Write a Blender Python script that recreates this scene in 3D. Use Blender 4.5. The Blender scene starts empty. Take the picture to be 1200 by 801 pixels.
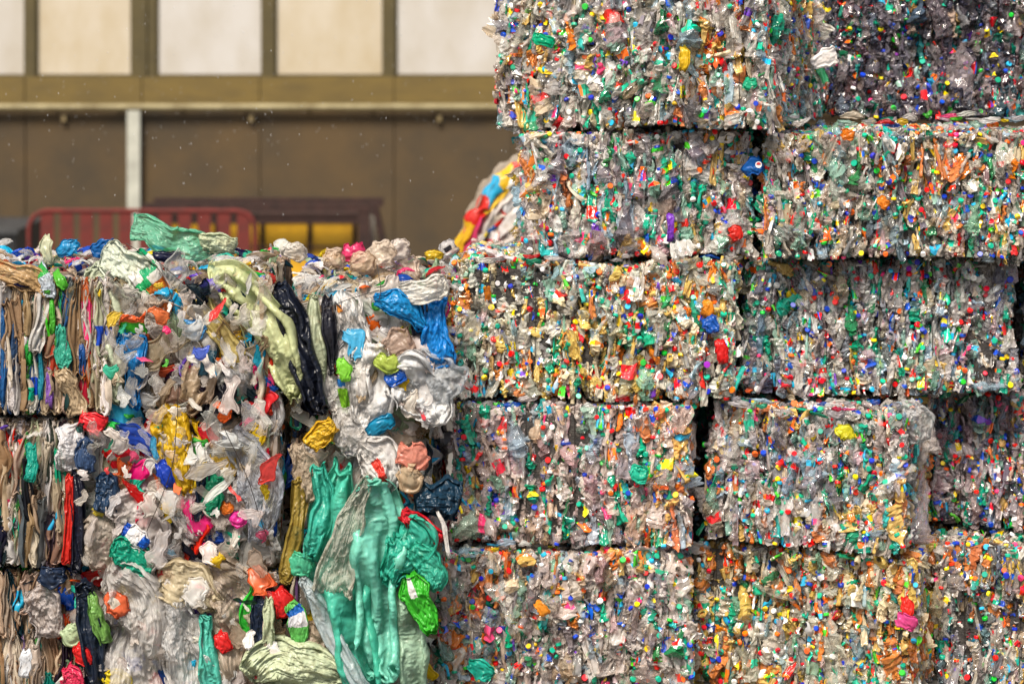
import bpy, math, random
import numpy as np
from mathutils import Vector, Matrix

random.seed(7)
R = np.random.default_rng(11)
F = 2833.0          # focal length in photo pixels (85 mm on 36 mm, 1200 px)
ZC = 3.76           # camera height
HY = 15.0           # horizon row in the photo
scene = bpy.context.scene
COL = scene.collection


def W(px, py, Y):
    return np.array([(px - 600) * Y / F, Y, ZC - (py - HY) * Y / F])


# ------------------------------------------------------------------ materials
def newmat(name):
    m = bpy.data.materials.new(name)
    m.use_nodes = True
    nt = m.node_tree
    nt.nodes.clear()
    out = nt.nodes.new('ShaderNodeOutputMaterial')
    return m, nt, out


def N(nt, t, **kw):
    n = nt.nodes.new(t)
    if 'noise_type' in kw: n.noise_type = kw.pop('noise_type')
    for k, v in kw.items():
        if k in n.inputs:
            n.inputs[k].default_value = v
        else:
            setattr(n, k, v)
    return n


def plastic_material(name, rough, clear_amt, transl, bscale, bstr, spec=0.5, dirt=0.5, zs=0.5, bdist=0.006):
    """plastic coloured per scrap by the 'Col' attribute, see-through by the 'clear' attribute"""
    m, nt, out = newmat(name)
    L = nt.links.new
    col = N(nt, 'ShaderNodeAttribute', attribute_name='Col')
    clr = N(nt, 'ShaderNodeAttribute', attribute_name='clear')
    tc = N(nt, 'ShaderNodeTexCoord')
    # grime: brownish blotches of their own
    n1 = N(nt, 'ShaderNodeTexNoise', Scale=23.0, Detail=5.0, Roughness=0.65)
    L(tc.outputs['Object'], n1.inputs['Vector'])
    rmp = N(nt, 'ShaderNodeValToRGB')
    rmp.color_ramp.elements[0].position = 0.46
    rmp.color_ramp.elements[0].color = (0, 0, 0, 1)
    rmp.color_ramp.elements[1].position = 0.72
    rmp.color_ramp.elements[1].color = (dirt, dirt, dirt, 1)
    L(n1.outputs['Fac'], rmp.inputs['Fac'])
    mx = N(nt, 'ShaderNodeMix', data_type='RGBA', blend_type='MULTIPLY')
    L(rmp.outputs['Color'], mx.inputs[0])
    L(col.outputs['Color'], mx.inputs[6])
    mx.inputs[7].default_value = (0.50, 0.36, 0.22, 1)
    p = N(nt, 'ShaderNodeBsdfPrincipled', Roughness=rough)
    p.inputs['IOR'].default_value = 1.5
    p.inputs['Specular IOR Level'].default_value = spec
    L(mx.outputs[2], p.inputs['Base Color'])
    # fine creases
    mp = N(nt, 'ShaderNodeMapping')
    mp.inputs['Scale'].default_value = (1.0, 1.0, zs)
    mp.inputs['Rotation'].default_value = (0.2, 0.35, 0.1)
    L(tc.outputs['Object'], mp.inputs['Vector'])
    v = N(nt, 'ShaderNodeTexNoise', Scale=bscale, Detail=4.0, Roughness=0.55, noise_type='RIDGED_MULTIFRACTAL')
    v.inputs['Distortion'].default_value = 0.9
    L(mp.outputs[0], v.inputs['Vector'])
    b = N(nt, 'ShaderNodeBump', Strength=bstr, Distance=bdist)
    L(v.outputs['Fac'], b.inputs['Height'])
    L(b.outputs['Normal'], p.inputs['Normal'])
    tl = N(nt, 'ShaderNodeBsdfTranslucent')
    L(mx.outputs[2], tl.inputs['Color'])
    m1 = N(nt, 'ShaderNodeMixShader', Fac=transl)
    L(p.outputs[0], m1.inputs[1])
    L(tl.outputs[0], m1.inputs[2])
    tr = N(nt, 'ShaderNodeBsdfTransparent')
    g = N(nt, 'ShaderNodeGamma', Gamma=0.45)
    L(col.outputs['Color'], g.inputs['Color'])
    L(g.outputs[0], tr.inputs['Color'])
    mul = N(nt, 'ShaderNodeMath', operation='MULTIPLY')
    mul.inputs[1].default_value = clear_amt
    L(clr.outputs['Fac'], mul.inputs[0])
    m2 = N(nt, 'ShaderNodeMixShader')
    L(mul.outputs[0], m2.inputs[0])
    L(m1.outputs[0], m2.inputs[1])
    L(tr.outputs[0], m2.inputs[2])
    L(m2.outputs[0], out.inputs['Surface'])
    return m


def simple(name, col, rough=0.6, metal=0.0, nscale=6.0, namt=0.25, bump=0.0, col2=None, stretch=(1, 1, 1)):
    m, nt, out = newmat(name)
    L = nt.links.new
    tc = N(nt, 'ShaderNodeTexCoord')
    mp = N(nt, 'ShaderNodeMapping')
    mp.inputs['Scale'].default_value = stretch
    L(tc.outputs['Object'], mp.inputs['Vector'])
    n = N(nt, 'ShaderNodeTexNoise', Scale=nscale, Detail=7.0, Roughness=0.65)
    L(mp.outputs[0], n.inputs['Vector'])
    c2 = col2 or tuple(c * (1 - namt * 1.6) for c in col)
    r = N(nt, 'ShaderNodeValToRGB')
    r.color_ramp.elements[0].position = 0.32
    r.color_ramp.elements[0].color = (*c2, 1)
    r.color_ramp.elements[1].position = 0.62
    r.color_ramp.elements[1].color = (*col, 1)
    L(n.outputs['Fac'], r.inputs['Fac'])
    p = N(nt, 'ShaderNodeBsdfPrincipled', Roughness=rough, Metallic=metal)
    L(r.outputs['Color'], p.inputs['Base Color'])
    if bump:
        b = N(nt, 'ShaderNodeBump', Strength=bump, Distance=0.02)
        L(n.outputs['Fac'], b.inputs['Height'])
        L(b.outputs['Normal'], p.inputs['Normal'])
    L(p.outputs[0], out.inputs['Surface'])
    return m


M_PET = plastic_material('bottle_plastic', 0.09, 0.72, 0.0, 75.0, 0.7, 1.0, 0.75, 0.6, 0.004)
M_CAP = plastic_material('cap_plastic', 0.30, 0.0, 0.0, 30.0, 0.1, 0.5, 0.3, 1.0, 0.002)
M_LABEL = plastic_material('label_film', 0.22, 0.25, 0.10, 40.0, 0.5, 0.6, 0.4, 0.6, 0.004)
M_FILM = plastic_material('plastic_film', 0.30, 0.80, 0.42, 16.0, 0.6, 0.5, 0.5, 0.4, 0.014)
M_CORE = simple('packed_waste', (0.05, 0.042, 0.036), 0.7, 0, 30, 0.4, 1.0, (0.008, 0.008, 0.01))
M_WIRE = simple('baling_wire', (0.05, 0.04, 0.035), 0.5, 0.6, 30, 0.3)


# ------------------------------------------------------------------ mesh helpers
def tag(o, label=None, cat=None, group=None, kind=None):
    if label: o['label'] = label
    if cat: o['category'] = cat
    if group: o['group'] = group
    if kind: o['kind'] = kind
    return o


def empty(name, loc, rz=0.0):
    o = bpy.data.objects.new(name, None)
    o.empty_display_size = 0.2
    o.location = [float(c) for c in loc]
    o.rotation_euler = (0, 0, rz)
    COL.objects.link(o)
    return o


def mesh_np(name, V, Q, mat, parent=None, col=None, clr=None, smooth=True, recentre=True, pm=None):
    """V (n,3); Q (m,4) quads (tri: last index repeated -> given as (m,3)); col (m,3) per face; clr (m,) per face"""
    V = np.asarray(V, dtype=np.float32)
    Q = np.asarray(Q, dtype=np.int32)
    k = Q.shape[1]
    c = V.mean(0) if recentre else np.zeros(3, np.float32)
    V = V - c
    me = bpy.data.meshes.new(name)
    me.vertices.add(len(V))
    me.vertices.foreach_set('co', V.ravel())
    me.loops.add(Q.size)
    me.loops.foreach_set('vertex_index', Q.ravel())
    me.polygons.add(len(Q))
    me.polygons.foreach_set('loop_start', np.arange(0, Q.size, k, dtype=np.int32))
    me.polygons.foreach_set('loop_total', np.full(len(Q), k, dtype=np.int32))
    sm = smooth if isinstance(smooth, np.ndarray) else np.full(len(Q), bool(smooth))
    me.update(calc_edges=True)
    me.polygons.foreach_set('use_smooth', sm)
    if col is not None:
        a = me.attributes.new('Col', 'FLOAT_COLOR', 'FACE')
        cc = np.ones((len(Q), 4), np.float32)
        cc[:, :3] = col
        a.data.foreach_set('color', cc.ravel())
        b = me.attributes.new('clear', 'FLOAT', 'FACE')
        b.data.foreach_set('value', (np.zeros(len(Q)) if clr is None else np.broadcast_to(clr, (len(Q),))).astype(np.float32))
    me.materials.append(mat)
    me.validate()
    o = bpy.data.objects.new(name, me)
    COL.objects.link(o)
    o.location = [float(x) for x in c]
    if parent is not None:
        o.parent = parent
    return o


def grid_faces(nu, nv, closed=False):
    """verts indexed v*nu+u"""
    u = np.arange(nu if closed else nu - 1)
    v = np.arange(nv - 1)
    U, Vv = np.meshgrid(u, v)
    U = U.ravel(); Vv = Vv.ravel()
    U2 = (U + 1) % nu
    return np.stack([Vv * nu + U, Vv * nu + U2, (Vv + 1) * nu + U2, (Vv + 1) * nu + U], 1)


def crumple(P, rng, freq, amp, n=5, aniso=None, gain=0.62):
    out = np.zeros(len(P))
    for i in range(n):
        d = rng.normal(size=3)
        d /= np.linalg.norm(d)
        if aniso is not None:
            d = d * aniso
            d /= max(0.3, np.linalg.norm(d))
        d2 = rng.normal(size=3)
        t = (P @ d) * freq + rng.uniform(0, 9) + 0.45 * np.sin((P @ d2) * freq * 0.8 + rng.uniform(0, 6))
        out += amp * (np.abs((t % 2) - 1) - 0.5)
        freq *= 1.55
        amp *= gain
    return out


_PG = np.random.default_rng(3)
_PERM = _PG.permutation(256)
_GR = _PG.normal(size=(256, 3)); _GR /= np.linalg.norm(_GR, axis=1)[:, None]


def perlin(P):
    I = np.floor(P).astype(int); Fx = P - I
    Wt = Fx * Fx * Fx * (Fx * (Fx * 6 - 15) + 10)
    out = np.zeros(len(P))
    for dx in (0, 1):
        for dy in (0, 1):
            for dz in (0, 1):
                h = _PERM[(_PERM[(_PERM[(I[:, 0] + dx) & 255] + I[:, 1] + dy) & 255] + I[:, 2] + dz) & 255]
                d = Fx - np.array([dx, dy, dz])
                w = (Wt[:, 0] if dx else 1 - Wt[:, 0]) * (Wt[:, 1] if dy else 1 - Wt[:, 1]) * (Wt[:, 2] if dz else 1 - Wt[:, 2])
                out += w * (_GR[h] * d).sum(1)
    return out * 1.6


def ridges(a, b, seed, fa, fb, amp, n=3, warp=.5):
    '''sharp meandering creases on a sheet: a across, b along (metres)'''
    out = np.zeros(len(a))
    P = np.stack([a * fa, b * fb, np.full(len(a), seed * 7.31)], 1)
    wv_ = perlin(P * .6 + 11.0)
    wv2 = perlin(P * .6 + 37.0)
    for i in range(n):
        q = P * (1.9 ** i) + np.array([3.1, 1.7, 5.3]) * i
        q[:, 0] += warp * wv_ * 1.5; q[:, 1] += warp * wv2 * 1.5
        m = perlin(q * .45 + 71.0)
        out += amp * ((0.5 - np.abs(perlin(q)) * 1.7) * .45 + np.exp(-np.abs(perlin(q + 19.0)) * 9) * .8 - .25) * np.clip(.75 + m, .1, 1.5)
        amp *= .55
    return out


def wave(x, rng, n=3, f=1.0):
    o = 0
    for i in range(n):
        o = o + np.sin(x * f * (1.7 ** i) * 2 * math.pi + rng.uniform(0, 6.28)) / (1.5 ** i)
    return o / 1.8


def box_vf(x0, x1, y0, y1, z0, z1):
    V = np.array([[x, y, z] for z in (z0, z1) for (x, y) in ((x0, y0), (x1, y0), (x1, y1), (x0, y1))], float)
    Q = np.array([[0, 3, 2, 1], [4, 5, 6, 7], [0, 1, 5, 4], [1, 2, 6, 5], [2, 3, 7, 6], [3, 0, 4, 7]])
    return V, Q


class MB:
    def __init__(s): s.V = []; s.Q = []; s.n = 0

    def add(s, V, Q):
        s.V.append(np.asarray(V, float)); s.Q.append(np.asarray(Q) + s.n); s.n += len(V)

    def box(s, *a): s.add(*box_vf(*a))

    def tube(s, pts, r, seg=8):
        pts = [np.array(p, float) for p in pts]
        rings = []
        up0 = None
        for i, p in enumerate(pts):
            t = pts[min(i + 1, len(pts) - 1)] - pts[max(i - 1, 0)]
            t /= max(1e-9, np.linalg.norm(t))
            ref = np.array([0, 0, 1.0]) if abs(t[2]) < 0.9 else np.array([0, 1.0, 0])
            if up0 is not None:
                ref = up0
            a = np.cross(t, ref); a /= max(1e-9, np.linalg.norm(a))
            b = np.cross(a, t); up0 = b
            th = np.linspace(0, 2 * math.pi, seg, endpoint=False)
            rings.append(p + r * (np.cos(th)[:, None] * a + np.sin(th)[:, None] * b))
        V = np.concatenate(rings)
        s.add(V, grid_faces(seg, len(pts), True))

    def build(s, name, mat, parent=None, smooth=False, origin=None, **kw):
        V = np.concatenate(s.V); Q = np.concatenate(s.Q)
        if origin is not None:
            V = V - np.array(origin)
        return mesh_np(name, V, Q, mat, parent, smooth=smooth, **kw)


# ------------------------------------------------------------------ templates
class T:
    pass


def bottle_template(rng):
    """crushed bottle: axis +z, base at z=0, flattened along x"""
    t = T()
    L = rng.uniform(0.15, 0.27)
    r = rng.uniform(0.027, 0.042)
    ns = 12
    prof = [(0.0, 0.35), (0.02, 0.95), (0.08, 1.0), (0.13, 0.86), (0.19, 1.0), (0.25, 0.86), (0.31, 1.0), (0.40, 0.97), (0.52, 0.97), (0.58, 1.0), (0.63, 0.87), (0.69, 0.98), (0.78, 0.78), (0.86, 0.45), (0.92, 0.36), (1.0, 0.34)]
    z = np.array([p[0] for p in prof]) * L
    rr = np.array([p[1] for p in prof]) * r
    rr[-2:] = 0.0125
    nr = len(prof)
    th = np.linspace(0, 2 * math.pi, ns, endpoint=False)
    TH, I = np.meshgrid(th, np.arange(nr))
    TH = TH.ravel(); I = I.ravel()
    V = np.stack([np.cos(TH) * rr[I], np.sin(TH) * rr[I], z[I]], 1)
    w = np.clip((0.93 * L - V[:, 2]) / (0.2 * L), 0, 1)
    flat = rng.uniform(0.28, 0.62)
    fz = flat * (1 + 0.5 * np.sin(V[:, 2] / L * rng.uniform(3, 9) + rng.uniform(0, 6)))
    V[:, 0] *= 1 - w * (1 - fz)
    V[:, 1] *= 1 + w * 0.28
    c = crumple(V, rng, 38, 0.020, 4)
    V[:, 0] += w * c * 0.75
    V[:, 1] += w * crumple(V, rng, 45, 0.016, 3)
    # concertina
    k = rng.uniform(0.55, 1.0)
    V[:, 2] = V[:, 2] * k + w * crumple(V, rng, 40, 0.010, 3)
    # bend
    bx = rng.normal(0, 1.6); by = rng.normal(0, 1.6)
    V[:, 0] += bx * (V[:, 2] - L * .5) ** 2 * 0.9
    V[:, 1] += by * (V[:, 2] - L * .5) ** 2
    Q = grid_faces(ns, nr, True)
    # base disc
    t.V = V; t.Q = Q
    ring = Q[:, 0] // ns
    a = rng.integers(4, 7); b = a + rng.integers(2, 4)
    t.label = (ring >= a) & (ring < b)
    t.label2 = t.label & (((Q[:, 0] % ns) // 3) % 2 == 0)
    t.top = V[-ns:].mean(0)
    t.L = L * k
    t.size = L * k * r
    t.smooth = False
    return t


def cap_template(rng):
    t = T()
    ns = 12
    prof = [(0.001, 0.0105), (0.0, 0.0135), (0.003, 0.0152), (0.0135, 0.0146), (0.0152, 0.0130), (0.0152, 0.0004)]
    th = np.linspace(0, 2 * math.pi, ns, endpoint=False)
    V = np.array([[math.cos(a) * r, math.sin(a) * r, z] for z, r in prof for a in th])
    t.V = V; t.Q = grid_faces(ns, len(prof), True)
    return t


def sheet_template(rng, L, Wd, nu, nv, fold, crum, freq, bulge, taper=0.5, pillow=False):
    """scrap of film in the xz plane, facing -y; z from -L/2..L/2"""
    t = T()
    u = np.linspace(-1, 1, nu); v = np.linspace(-1, 1, nv)
    U, Vv = np.meshgrid(u, v)
    U = U.ravel(); Vv = Vv.ravel()
    wv = 1 + 0.22 * wave(Vv, rng, 3, 0.6)
    wv = wv * (1 - taper * np.abs(Vv) ** 3 * rng.uniform(0.4, 1))
    mid = 0.25 * Wd * wave(Vv, rng, 2, 0.35)
    X = U * Wd / 2 * wv + mid
    Z = Vv * L / 2 * (1 + 0.12 * wave(U, rng, 2, 0.5))
    Y = -bulge * (1 - np.abs(U) ** 2.2) + (0 if not pillow else bulge * 0.8 * np.abs(Vv) ** 2.5)
    ph = rng.uniform(0, 6)
    fn = rng.uniform(1.0, 2.6)
    Y = Y + fold * np.abs(np.sin(U * fn * math.pi + ph + 0.7 * Vv + 0.5 * wave(Vv, rng, 2, 0.6)))
    sc = 1 / max(Wd, .05)
    sd_ = rng.uniform(0, 50)
    if pillow:
        Y = Y + ridges(U, Vv * .8, sd_, 2.0, 1.0, .30, 3, .6) * np.clip(1.2 - np.maximum(np.abs(U), np.abs(Vv)) * .5, 0, 1)
    P = np.stack([X, Y, Z], 1)
    P[:, 1] += crumple(P, rng, freq, crum * (.6 if pillow else 1), 4, np.array([1, 1, 0.45]) if not pillow else None)
    P[:, 0] += crumple(P, rng, freq, crum * 0.5, 3)
    P[:, 2] += crumple(P, rng, freq, crum * 0.5, 3)
    t.V = P; t.Q = grid_faces(nu, nv)
    vv = (Vv.reshape(nv, nu)[:-1, :-1] + Vv.reshape(nv, nu)[1:, 1:]).ravel() / 2
    uu = (U.reshape(nv, nu)[:-1, :-1] + U.reshape(nv, nu)[1:, 1:]).ravel() / 2
    t.label = np.abs(vv + 0.1) < rng.uniform(0.15, 0.45)
    t.label2 = t.label & (np.abs(uu) < 0.35)
    t.size = L * Wd
    t.top = np.zeros(3)
    return t


def crush(nu, nv, Wd, L, sx, sy, depth, rng, steps=90, it=5, soft=.25, nf=5, levels=1):
    '''a flat sheet of film squeezed in a shrinking box until it buckles into real folds (position-based cloth)'''
    a = Wd / (nu - 1); b = L / (nv - 1); dg = math.hypot(a, b)
    X, Z = np.meshgrid(np.linspace(-Wd / 2, Wd / 2, nu), np.linspace(-L / 2, L / 2, nv))
    P = np.stack([X, np.zeros_like(X), Z], -1)
    n1 = perlin(np.stack([X.ravel() / Wd * nf, Z.ravel() / L * nf * .55, np.full(X.size, rng.uniform(0, 90))], 1)).reshape(nv, nu)
    P[..., 1] = depth * .35 * n1 + rng.normal(0, a * .05, X.shape)
    ph = rng.uniform(0, 6, 8)

    def fix(A, B, r, k, one=False):
        d = B - A
        l = np.sqrt((d * d).sum(-1)) + 1e-9
        c = (l - r) / l * .5 * k
        if one: c = np.minimum(c, 0)
        d *= c[..., None]
        A += d; B -= d
    for s_ in range(steps + levels * 26):
        if s_ >= steps and (s_ - steps) % 26 == 0:      # refine: more film, finer creases
            P = up2(P); nv, nu = P.shape[:2]
            a *= .5 * 1.035; b *= .5 * 1.035; dg = math.hypot(a, b)
            P[..., 1] += rng.normal(0, a * .25, P.shape[:2]); soft *= .8
        f_ = min(1, s_ / (steps * .75))
        for _ in range(it):
            fix(P[:, 0:-1:2], P[:, 1::2], a, 1) if nu % 2 == 0 else fix(P[:, 0:-1:2], P[:, 1::2], a, 1)
            fix(P[:, 1:-1:2], P[:, 2::2], a, 1)
            fix(P[0:-1:2], P[1::2], b, 1)
            fix(P[1:-1:2], P[2::2], b, 1)
            for o in (0, 1):
                m = P[o:-1:2].shape[0]; q = P[o + 1::2].shape[0]; m = min(m, q)
                fix(P[o:-1:2][:m, :-1], P[o + 1::2][:m, 1:], dg, .8)
                fix(P[o:-1:2][:m, 1:], P[o + 1::2][:m, :-1], dg, .8)
            for o in (0, 1, 2, 3):
                A = P[:, o::4]; B = P[:, o + 2::4]; m = min(A.shape[1], B.shape[1]); fix(A[:, :m], B[:, :m], 2 * a, soft, True)
                A = P[o::4]; B = P[o + 2::4]; m = min(A.shape[0], B.shape[0]); fix(A[:m], B[:m], 2 * b, soft, True)
            zz = P[..., 2] / L * 6.28
            bx = Wd / 2 * (1 - (1 - sx) * f_) * (1 + .10 * np.sin(zz * 1.3 + ph[0]) + .06 * np.sin(zz * 3.1 + ph[1]))
            bx2 = Wd / 2 * (1 - (1 - sx) * f_) * (1 + .10 * np.sin(zz * 1.1 + ph[2]) + .06 * np.sin(zz * 3.7 + ph[3]))
            xx = P[..., 0] / Wd * 6.28
            bz = L / 2 * (1 - (1 - sy) * f_) * (1 + .05 * np.sin(xx * 2.3 + ph[4]))
            np.clip(P[..., 0], -bx, bx2, out=P[..., 0])
            np.clip(P[..., 2], -bz, bz, out=P[..., 2])
            np.clip(P[..., 1], -depth / 2, depth / 2, out=P[..., 1])
    P[..., 0] /= Wd * sx / 2; P[..., 2] /= L * sy / 2
    return P            # x, z in -1..1; y depth in units of the uncrushed sheet


def up2(P):
    '''double the grid with smooth (cubic) in-betweens'''
    for ax in (0, 1):
        P = np.moveaxis(P, ax, 0)
        E = np.concatenate([2 * P[:1] - P[1:2], P, 2 * P[-1:] - P[-2:-1]])
        mid = (-E[:-3] + 9 * E[1:-2] + 9 * E[2:-1] - E[3:]) / 16
        o = np.empty((2 * len(P) - 1,) + P.shape[1:])
        o[0::2] = P; o[1::2] = mid
        P = np.moveaxis(o, 0, ax)
    return P


def as_template(P, wid, hei, dep):
    t = T(); nv, nu = P.shape[:2]
    t.V = np.stack([P[..., 0].ravel() * wid / 2, P[..., 1].ravel() * dep, P[..., 2].ravel() * hei / 2], 1)
    t.Q = grid_faces(nu, nv)
    v = t.Q[:, 0] // nu / nv; u = t.Q[:, 0] % nu / nu
    c = R.uniform(.2, .8); t.label = np.abs(v - c) < R.uniform(.08, .2); t.label2 = t.label & (np.abs(u - .5) < .2)
    t.size = wid * hei; t.top = np.zeros(3)
    return t


CR_BIG = [crush(38, 46, 1.0, 1.25, R.uniform(.50, .62), R.uniform(.74, .86), .17, R, 90, 6, .12, R.uniform(9, 13), 1) for _ in range(6)]
CR_RIB = [crush(22, 96, .30, 1.25, R.uniform(.45, .6), .90, .09, R, 70, 5, .2, 5, 0) for _ in range(5)]
CR_SML = [crush(30, 34, 1.0, 1.1, R.uniform(.5, .6), R.uniform(.6, .8), .30, R, 70, 5, .15, 7, 0) for _ in range(8)]
BOT = [bottle_template(R) for _ in range(40)]
CAPT = [cap_template(R)]
SCR = [sheet_template(R, R.uniform(.05, .12), R.uniform(.025, .05), 6, 9, .008, .012, 45, .01, .3) for _ in range(24)]
STR = [as_template(up2(p)[::1, ::1] if False else p, R.uniform(.045, .085), R.uniform(.30, .62), 1.0 / 2.6) for p in CR_RIB for _ in range(4)]
WAD = [as_template(p[:, ::(1 if R.random() < .5 else -1)], R.uniform(.9, 1.4), R.uniform(.7, 1.2), R.uniform(.4, .65)) for p in CR_SML for _ in range(4)]
SHT = []
for p in CR_BIG:
    for _ in range(4):
        q_ = p[::2, ::2][:, ::(1 if R.random() < .5 else -1)]
        SHT.append(as_template(q_, R.uniform(.55, 1.0), R.uniform(1.0, 1.5), R.uniform(.5, .8)))
FLK = [as_template(p[::4, ::2], R.uniform(.030, .055), R.uniform(.10, .22), .32) for p in CR_RIB for _ in range(4)] + \
      [as_template(p[::2, ::2], R.uniform(.05, .09), R.uniform(.09, .15), .16) for p in CR_SML for _ in range(2)]
for t_ in WAD + SHT + STR:          # gathered and pinched along its length, ragged outline
    z_ = t_.V[:, 2] / np.abs(t_.V[:, 2]).max(); w_ = np.abs(t_.V[:, 0]).max()
    g_ = .62 + .30 * wave(z_, R, 3, .45)
    t_.V[:, 0] = t_.V[:, 0] * np.clip(g_ * (1 - .35 * np.abs(z_) ** 3), .22, 1.1) * 1.25 + w_ * .35 * wave(z_, R, 2, .35)
    t_.V[:, 2] *= 1 + .12 * wave(t_.V[:, 0] / w_, R, 2, .6)
for t_ in WAD:          # a wad's rim turns back into the bale
    r_ = (t_.V[:, 0] / t_.V[:, 0].max()) ** 2 + (t_.V[:, 2] / t_.V[:, 2].max()) ** 2
    t_.V[:, 1] += .16 * np.minimum(r_, 1.6) - .1

# ------------------------------------------------------------------ gather copies into meshes
class Bag:
    sag = None
    """collects transformed templates with colours"""
    def __init__(s): s.items = []

    def add(s, t, M, off, col, clr, col2=None, clr2=None, col3=None, key=0.0, lim=None):
        V = t.V @ M.T + off
        if lim is not None:            # pressed flush: nothing sticks out past the block's ends
            w, h, o = lim
            lo, hi = V.min(0), V.max(0)
            for ax, a, b in ((0, -w / 2 - o, w / 2 + o), (2, 0.0 - o * .3, h + o * .3)):
                if hi[ax] - lo[ax] < b - a:
                    sh = max(0, a - lo[ax]) - max(0, hi[ax] - b)
                    V[:, ax] += sh; off = off.copy(); off[ax] += sh
        s.last = off
        if Bag.sag is not None and lim is not None:
            V[:, 2] += Bag.sag(V[:, 0], V[:, 2])
        n = len(t.Q)
        C = np.tile(np.array(col, float), (n, 1)); K = np.full(n, float(clr))
        if col2 is not None:
            C[t.label] = col2; K[t.label] = clr2 or 0.0
            if col3 is not None:
                C[t.label2] = col3
        s.items.append((V, t.Q, C, K, key))

    def emit(s, single, plural, mat, parent, nmax=100, smooth=False, nind=None):
        if not s.items: return
        s.items.sort(key=lambda i: -i[4])
        k = min(nmax, len(s.items)) if nind is None else min(nind, len(s.items))
        for V, Q, C, K, _ in s.items[:k]:
            mesh_np(single, V, Q, mat, parent, C, K, smooth)
        rest = s.items[k:]
        if rest:
            n = 0; Vs = []; Qs = []
            for V, Q, C, K, _ in rest:
                Vs.append(V); Qs.append(Q + n); n += len(V)
            o = mesh_np(plural, np.concatenate(Vs), np.concatenate(Qs), mat, parent,
                        np.concatenate([i[2] for i in rest]), np.concatenate([i[3] for i in rest]), smooth, recentre=False)
            o['kind'] = 'stuff'


def rot(axis, a):
    c, s = math.cos(a), math.sin(a)
    if axis == 'x': return np.array([[1, 0, 0], [0, c, -s], [0, s, c]])
    if axis == 'y': return np.array([[c, 0, s], [0, 1, 0], [-s, 0, c]])
    return np.array([[c, -s, 0], [s, c, 0], [0, 0, 1]])


def pick(rng, table):
    w = np.array([t[0] for t in table], float)
    i = rng.choice(len(table), p=w / w.sum())
    c = np.array(table[i][1])
    if c.max() - c.min() > .3: c = c * (1 + .15 * (c > c.mean())) * (1 - .3 * (c < c.mean()))
    return np.clip(c * rng.uniform(0.8, 1.2) + rng.normal(0, 0.012, 3), 0.004, 0.92)


CAPS = [(24, (0.0, .33, .20)), (6, (.02, .45, .05)), (22, (.01, .06, .42)), (20, (.62, .012, .015)), (10, (.85, .58, .01)), (10, (.85, .20, .01)), (7, (.03, .36, .62)), (11, (.8, .8, .78)), (1, (.25, .03, .4)), (2, (.75, .06, .3))]
LABELS = [(22, (.66, .02, .02)), (12, (.85, .22, .01)), (12, (.85, .58, .02)), (15, (.02, .12, .5)), (10, (.03, .36, .62)), (16, (.01, .40, .24)), (8, (.1, .5, .04)), (14, (.8, .8, .8)), (5, (.7, .08, .28)), (2, (.25, .08, .45))]
CLEAR = [(28, (.70, .66, .64)), (24, (.88, .86, .85)), (15, (.42, .41, .45)), (7, (.70, .60, .48)), (8, (.46, .62, .76)), (7, (.40, .66, .58)), (4, (.72, .56, .62))]
GOLD = [(30, (.68, .47, .24)), (24, (.62, .36, .11)), (18, (.78, .66, .50)), (5, (.74, .34, .04)), (18, (.66, .62, .58))]
DARK = [(30, (.22, .23, .27)), (20, (.32, .33, .36)), (14, (.14, .16, .22)), (10, (.20, .13, .15)), (10, (.12, .22, .26)), (10, (.4, .38, .38))]
GREEN = [(3, (.01, .36, .22)), (1, (.03, .26, .1)), (1, (.05, .42, .4))]


def lownoise(seed, sx):
    g = np.random.default_rng(seed)
    A = [(g.normal(size=3) * sx, g.uniform(0, 6.28)) for _ in range(5)]
    return lambda p: sum(math.sin(float(a @ p) + b) for a, b in A) / 2.2


def face_samples(rng, w, d, h, face, sx, sy, layers):
    """jittered positions on one face of the block -> (pos, normal)"""
    out = []
    if face in ('front', 'back'): A, B = w, h
    elif face in ('left', 'right'): A, B = d, h
    else: A, B = w, d
    for l in range(layers):
        na = max(1, int(A / sx)); nb = max(1, int(B / sy))
        for i in range(na):
            for j in range(nb):
                a = (i + 0.5 + rng.uniform(-.6, .6)) / na
                b = (j + 0.5 + rng.uniform(-.6, .6)) / nb
                a = min(max(a, 0.0), 1.0); b = min(max(b, 0.0), 1.0)
                dep = rng.uniform(0.0, 0.03) + l * 0.028
                if face == 'front': p = (-w / 2 + a * w, dep, b * h)
                elif face == 'back': p = (-w / 2 + a * w, d - dep, b * h)
                elif face == 'left': p = (-w / 2 + dep, a * d, b * h)
                elif face == 'right': p = (w / 2 - dep, a * d, b * h)
                else: p = (-w / 2 + a * w, b * d, h - dep)
                out.append((np.array(p), l))
    return out


def shape_bale(p, w, d, h, wires, seed_f, rad=0.06, dent=0.022):
    """pull a surface point in at the rounded edges and under the wires; make the sides wavy"""
    q = p.copy()
    cx, cy, cz = 0.0, d / 2, h / 2
    hx, hy, hz = w / 2 - rad, d / 2 - rad, h / 2 - rad
    v = np.array([q[0], q[1] - cy, q[2] - cz])
    c = np.clip(v, [-hx, -hy, -hz], [hx, hy, hz])
    e = v - c
    n = np.linalg.norm(e)
    if n > rad: e *= rad / n
    v = c + e
    q = v + np.array([0, cy, cz])
    dn = min(abs(q[0] - x) for x in wires) if wires else 1
    q[1] += dent * math.exp(-(dn / 0.03) ** 2) * (1 if q[1] < d / 2 else -1)
    q[1] += 0.034 * seed_f(q * 3.0) * (1 if q[1] < 0.2 else 0)
    q[0] += 0.05 * seed_f(q * 2.2 + 5) * (1 if abs(abs(q[0]) - w / 2) < 0.12 else 0)
    return q


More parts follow.
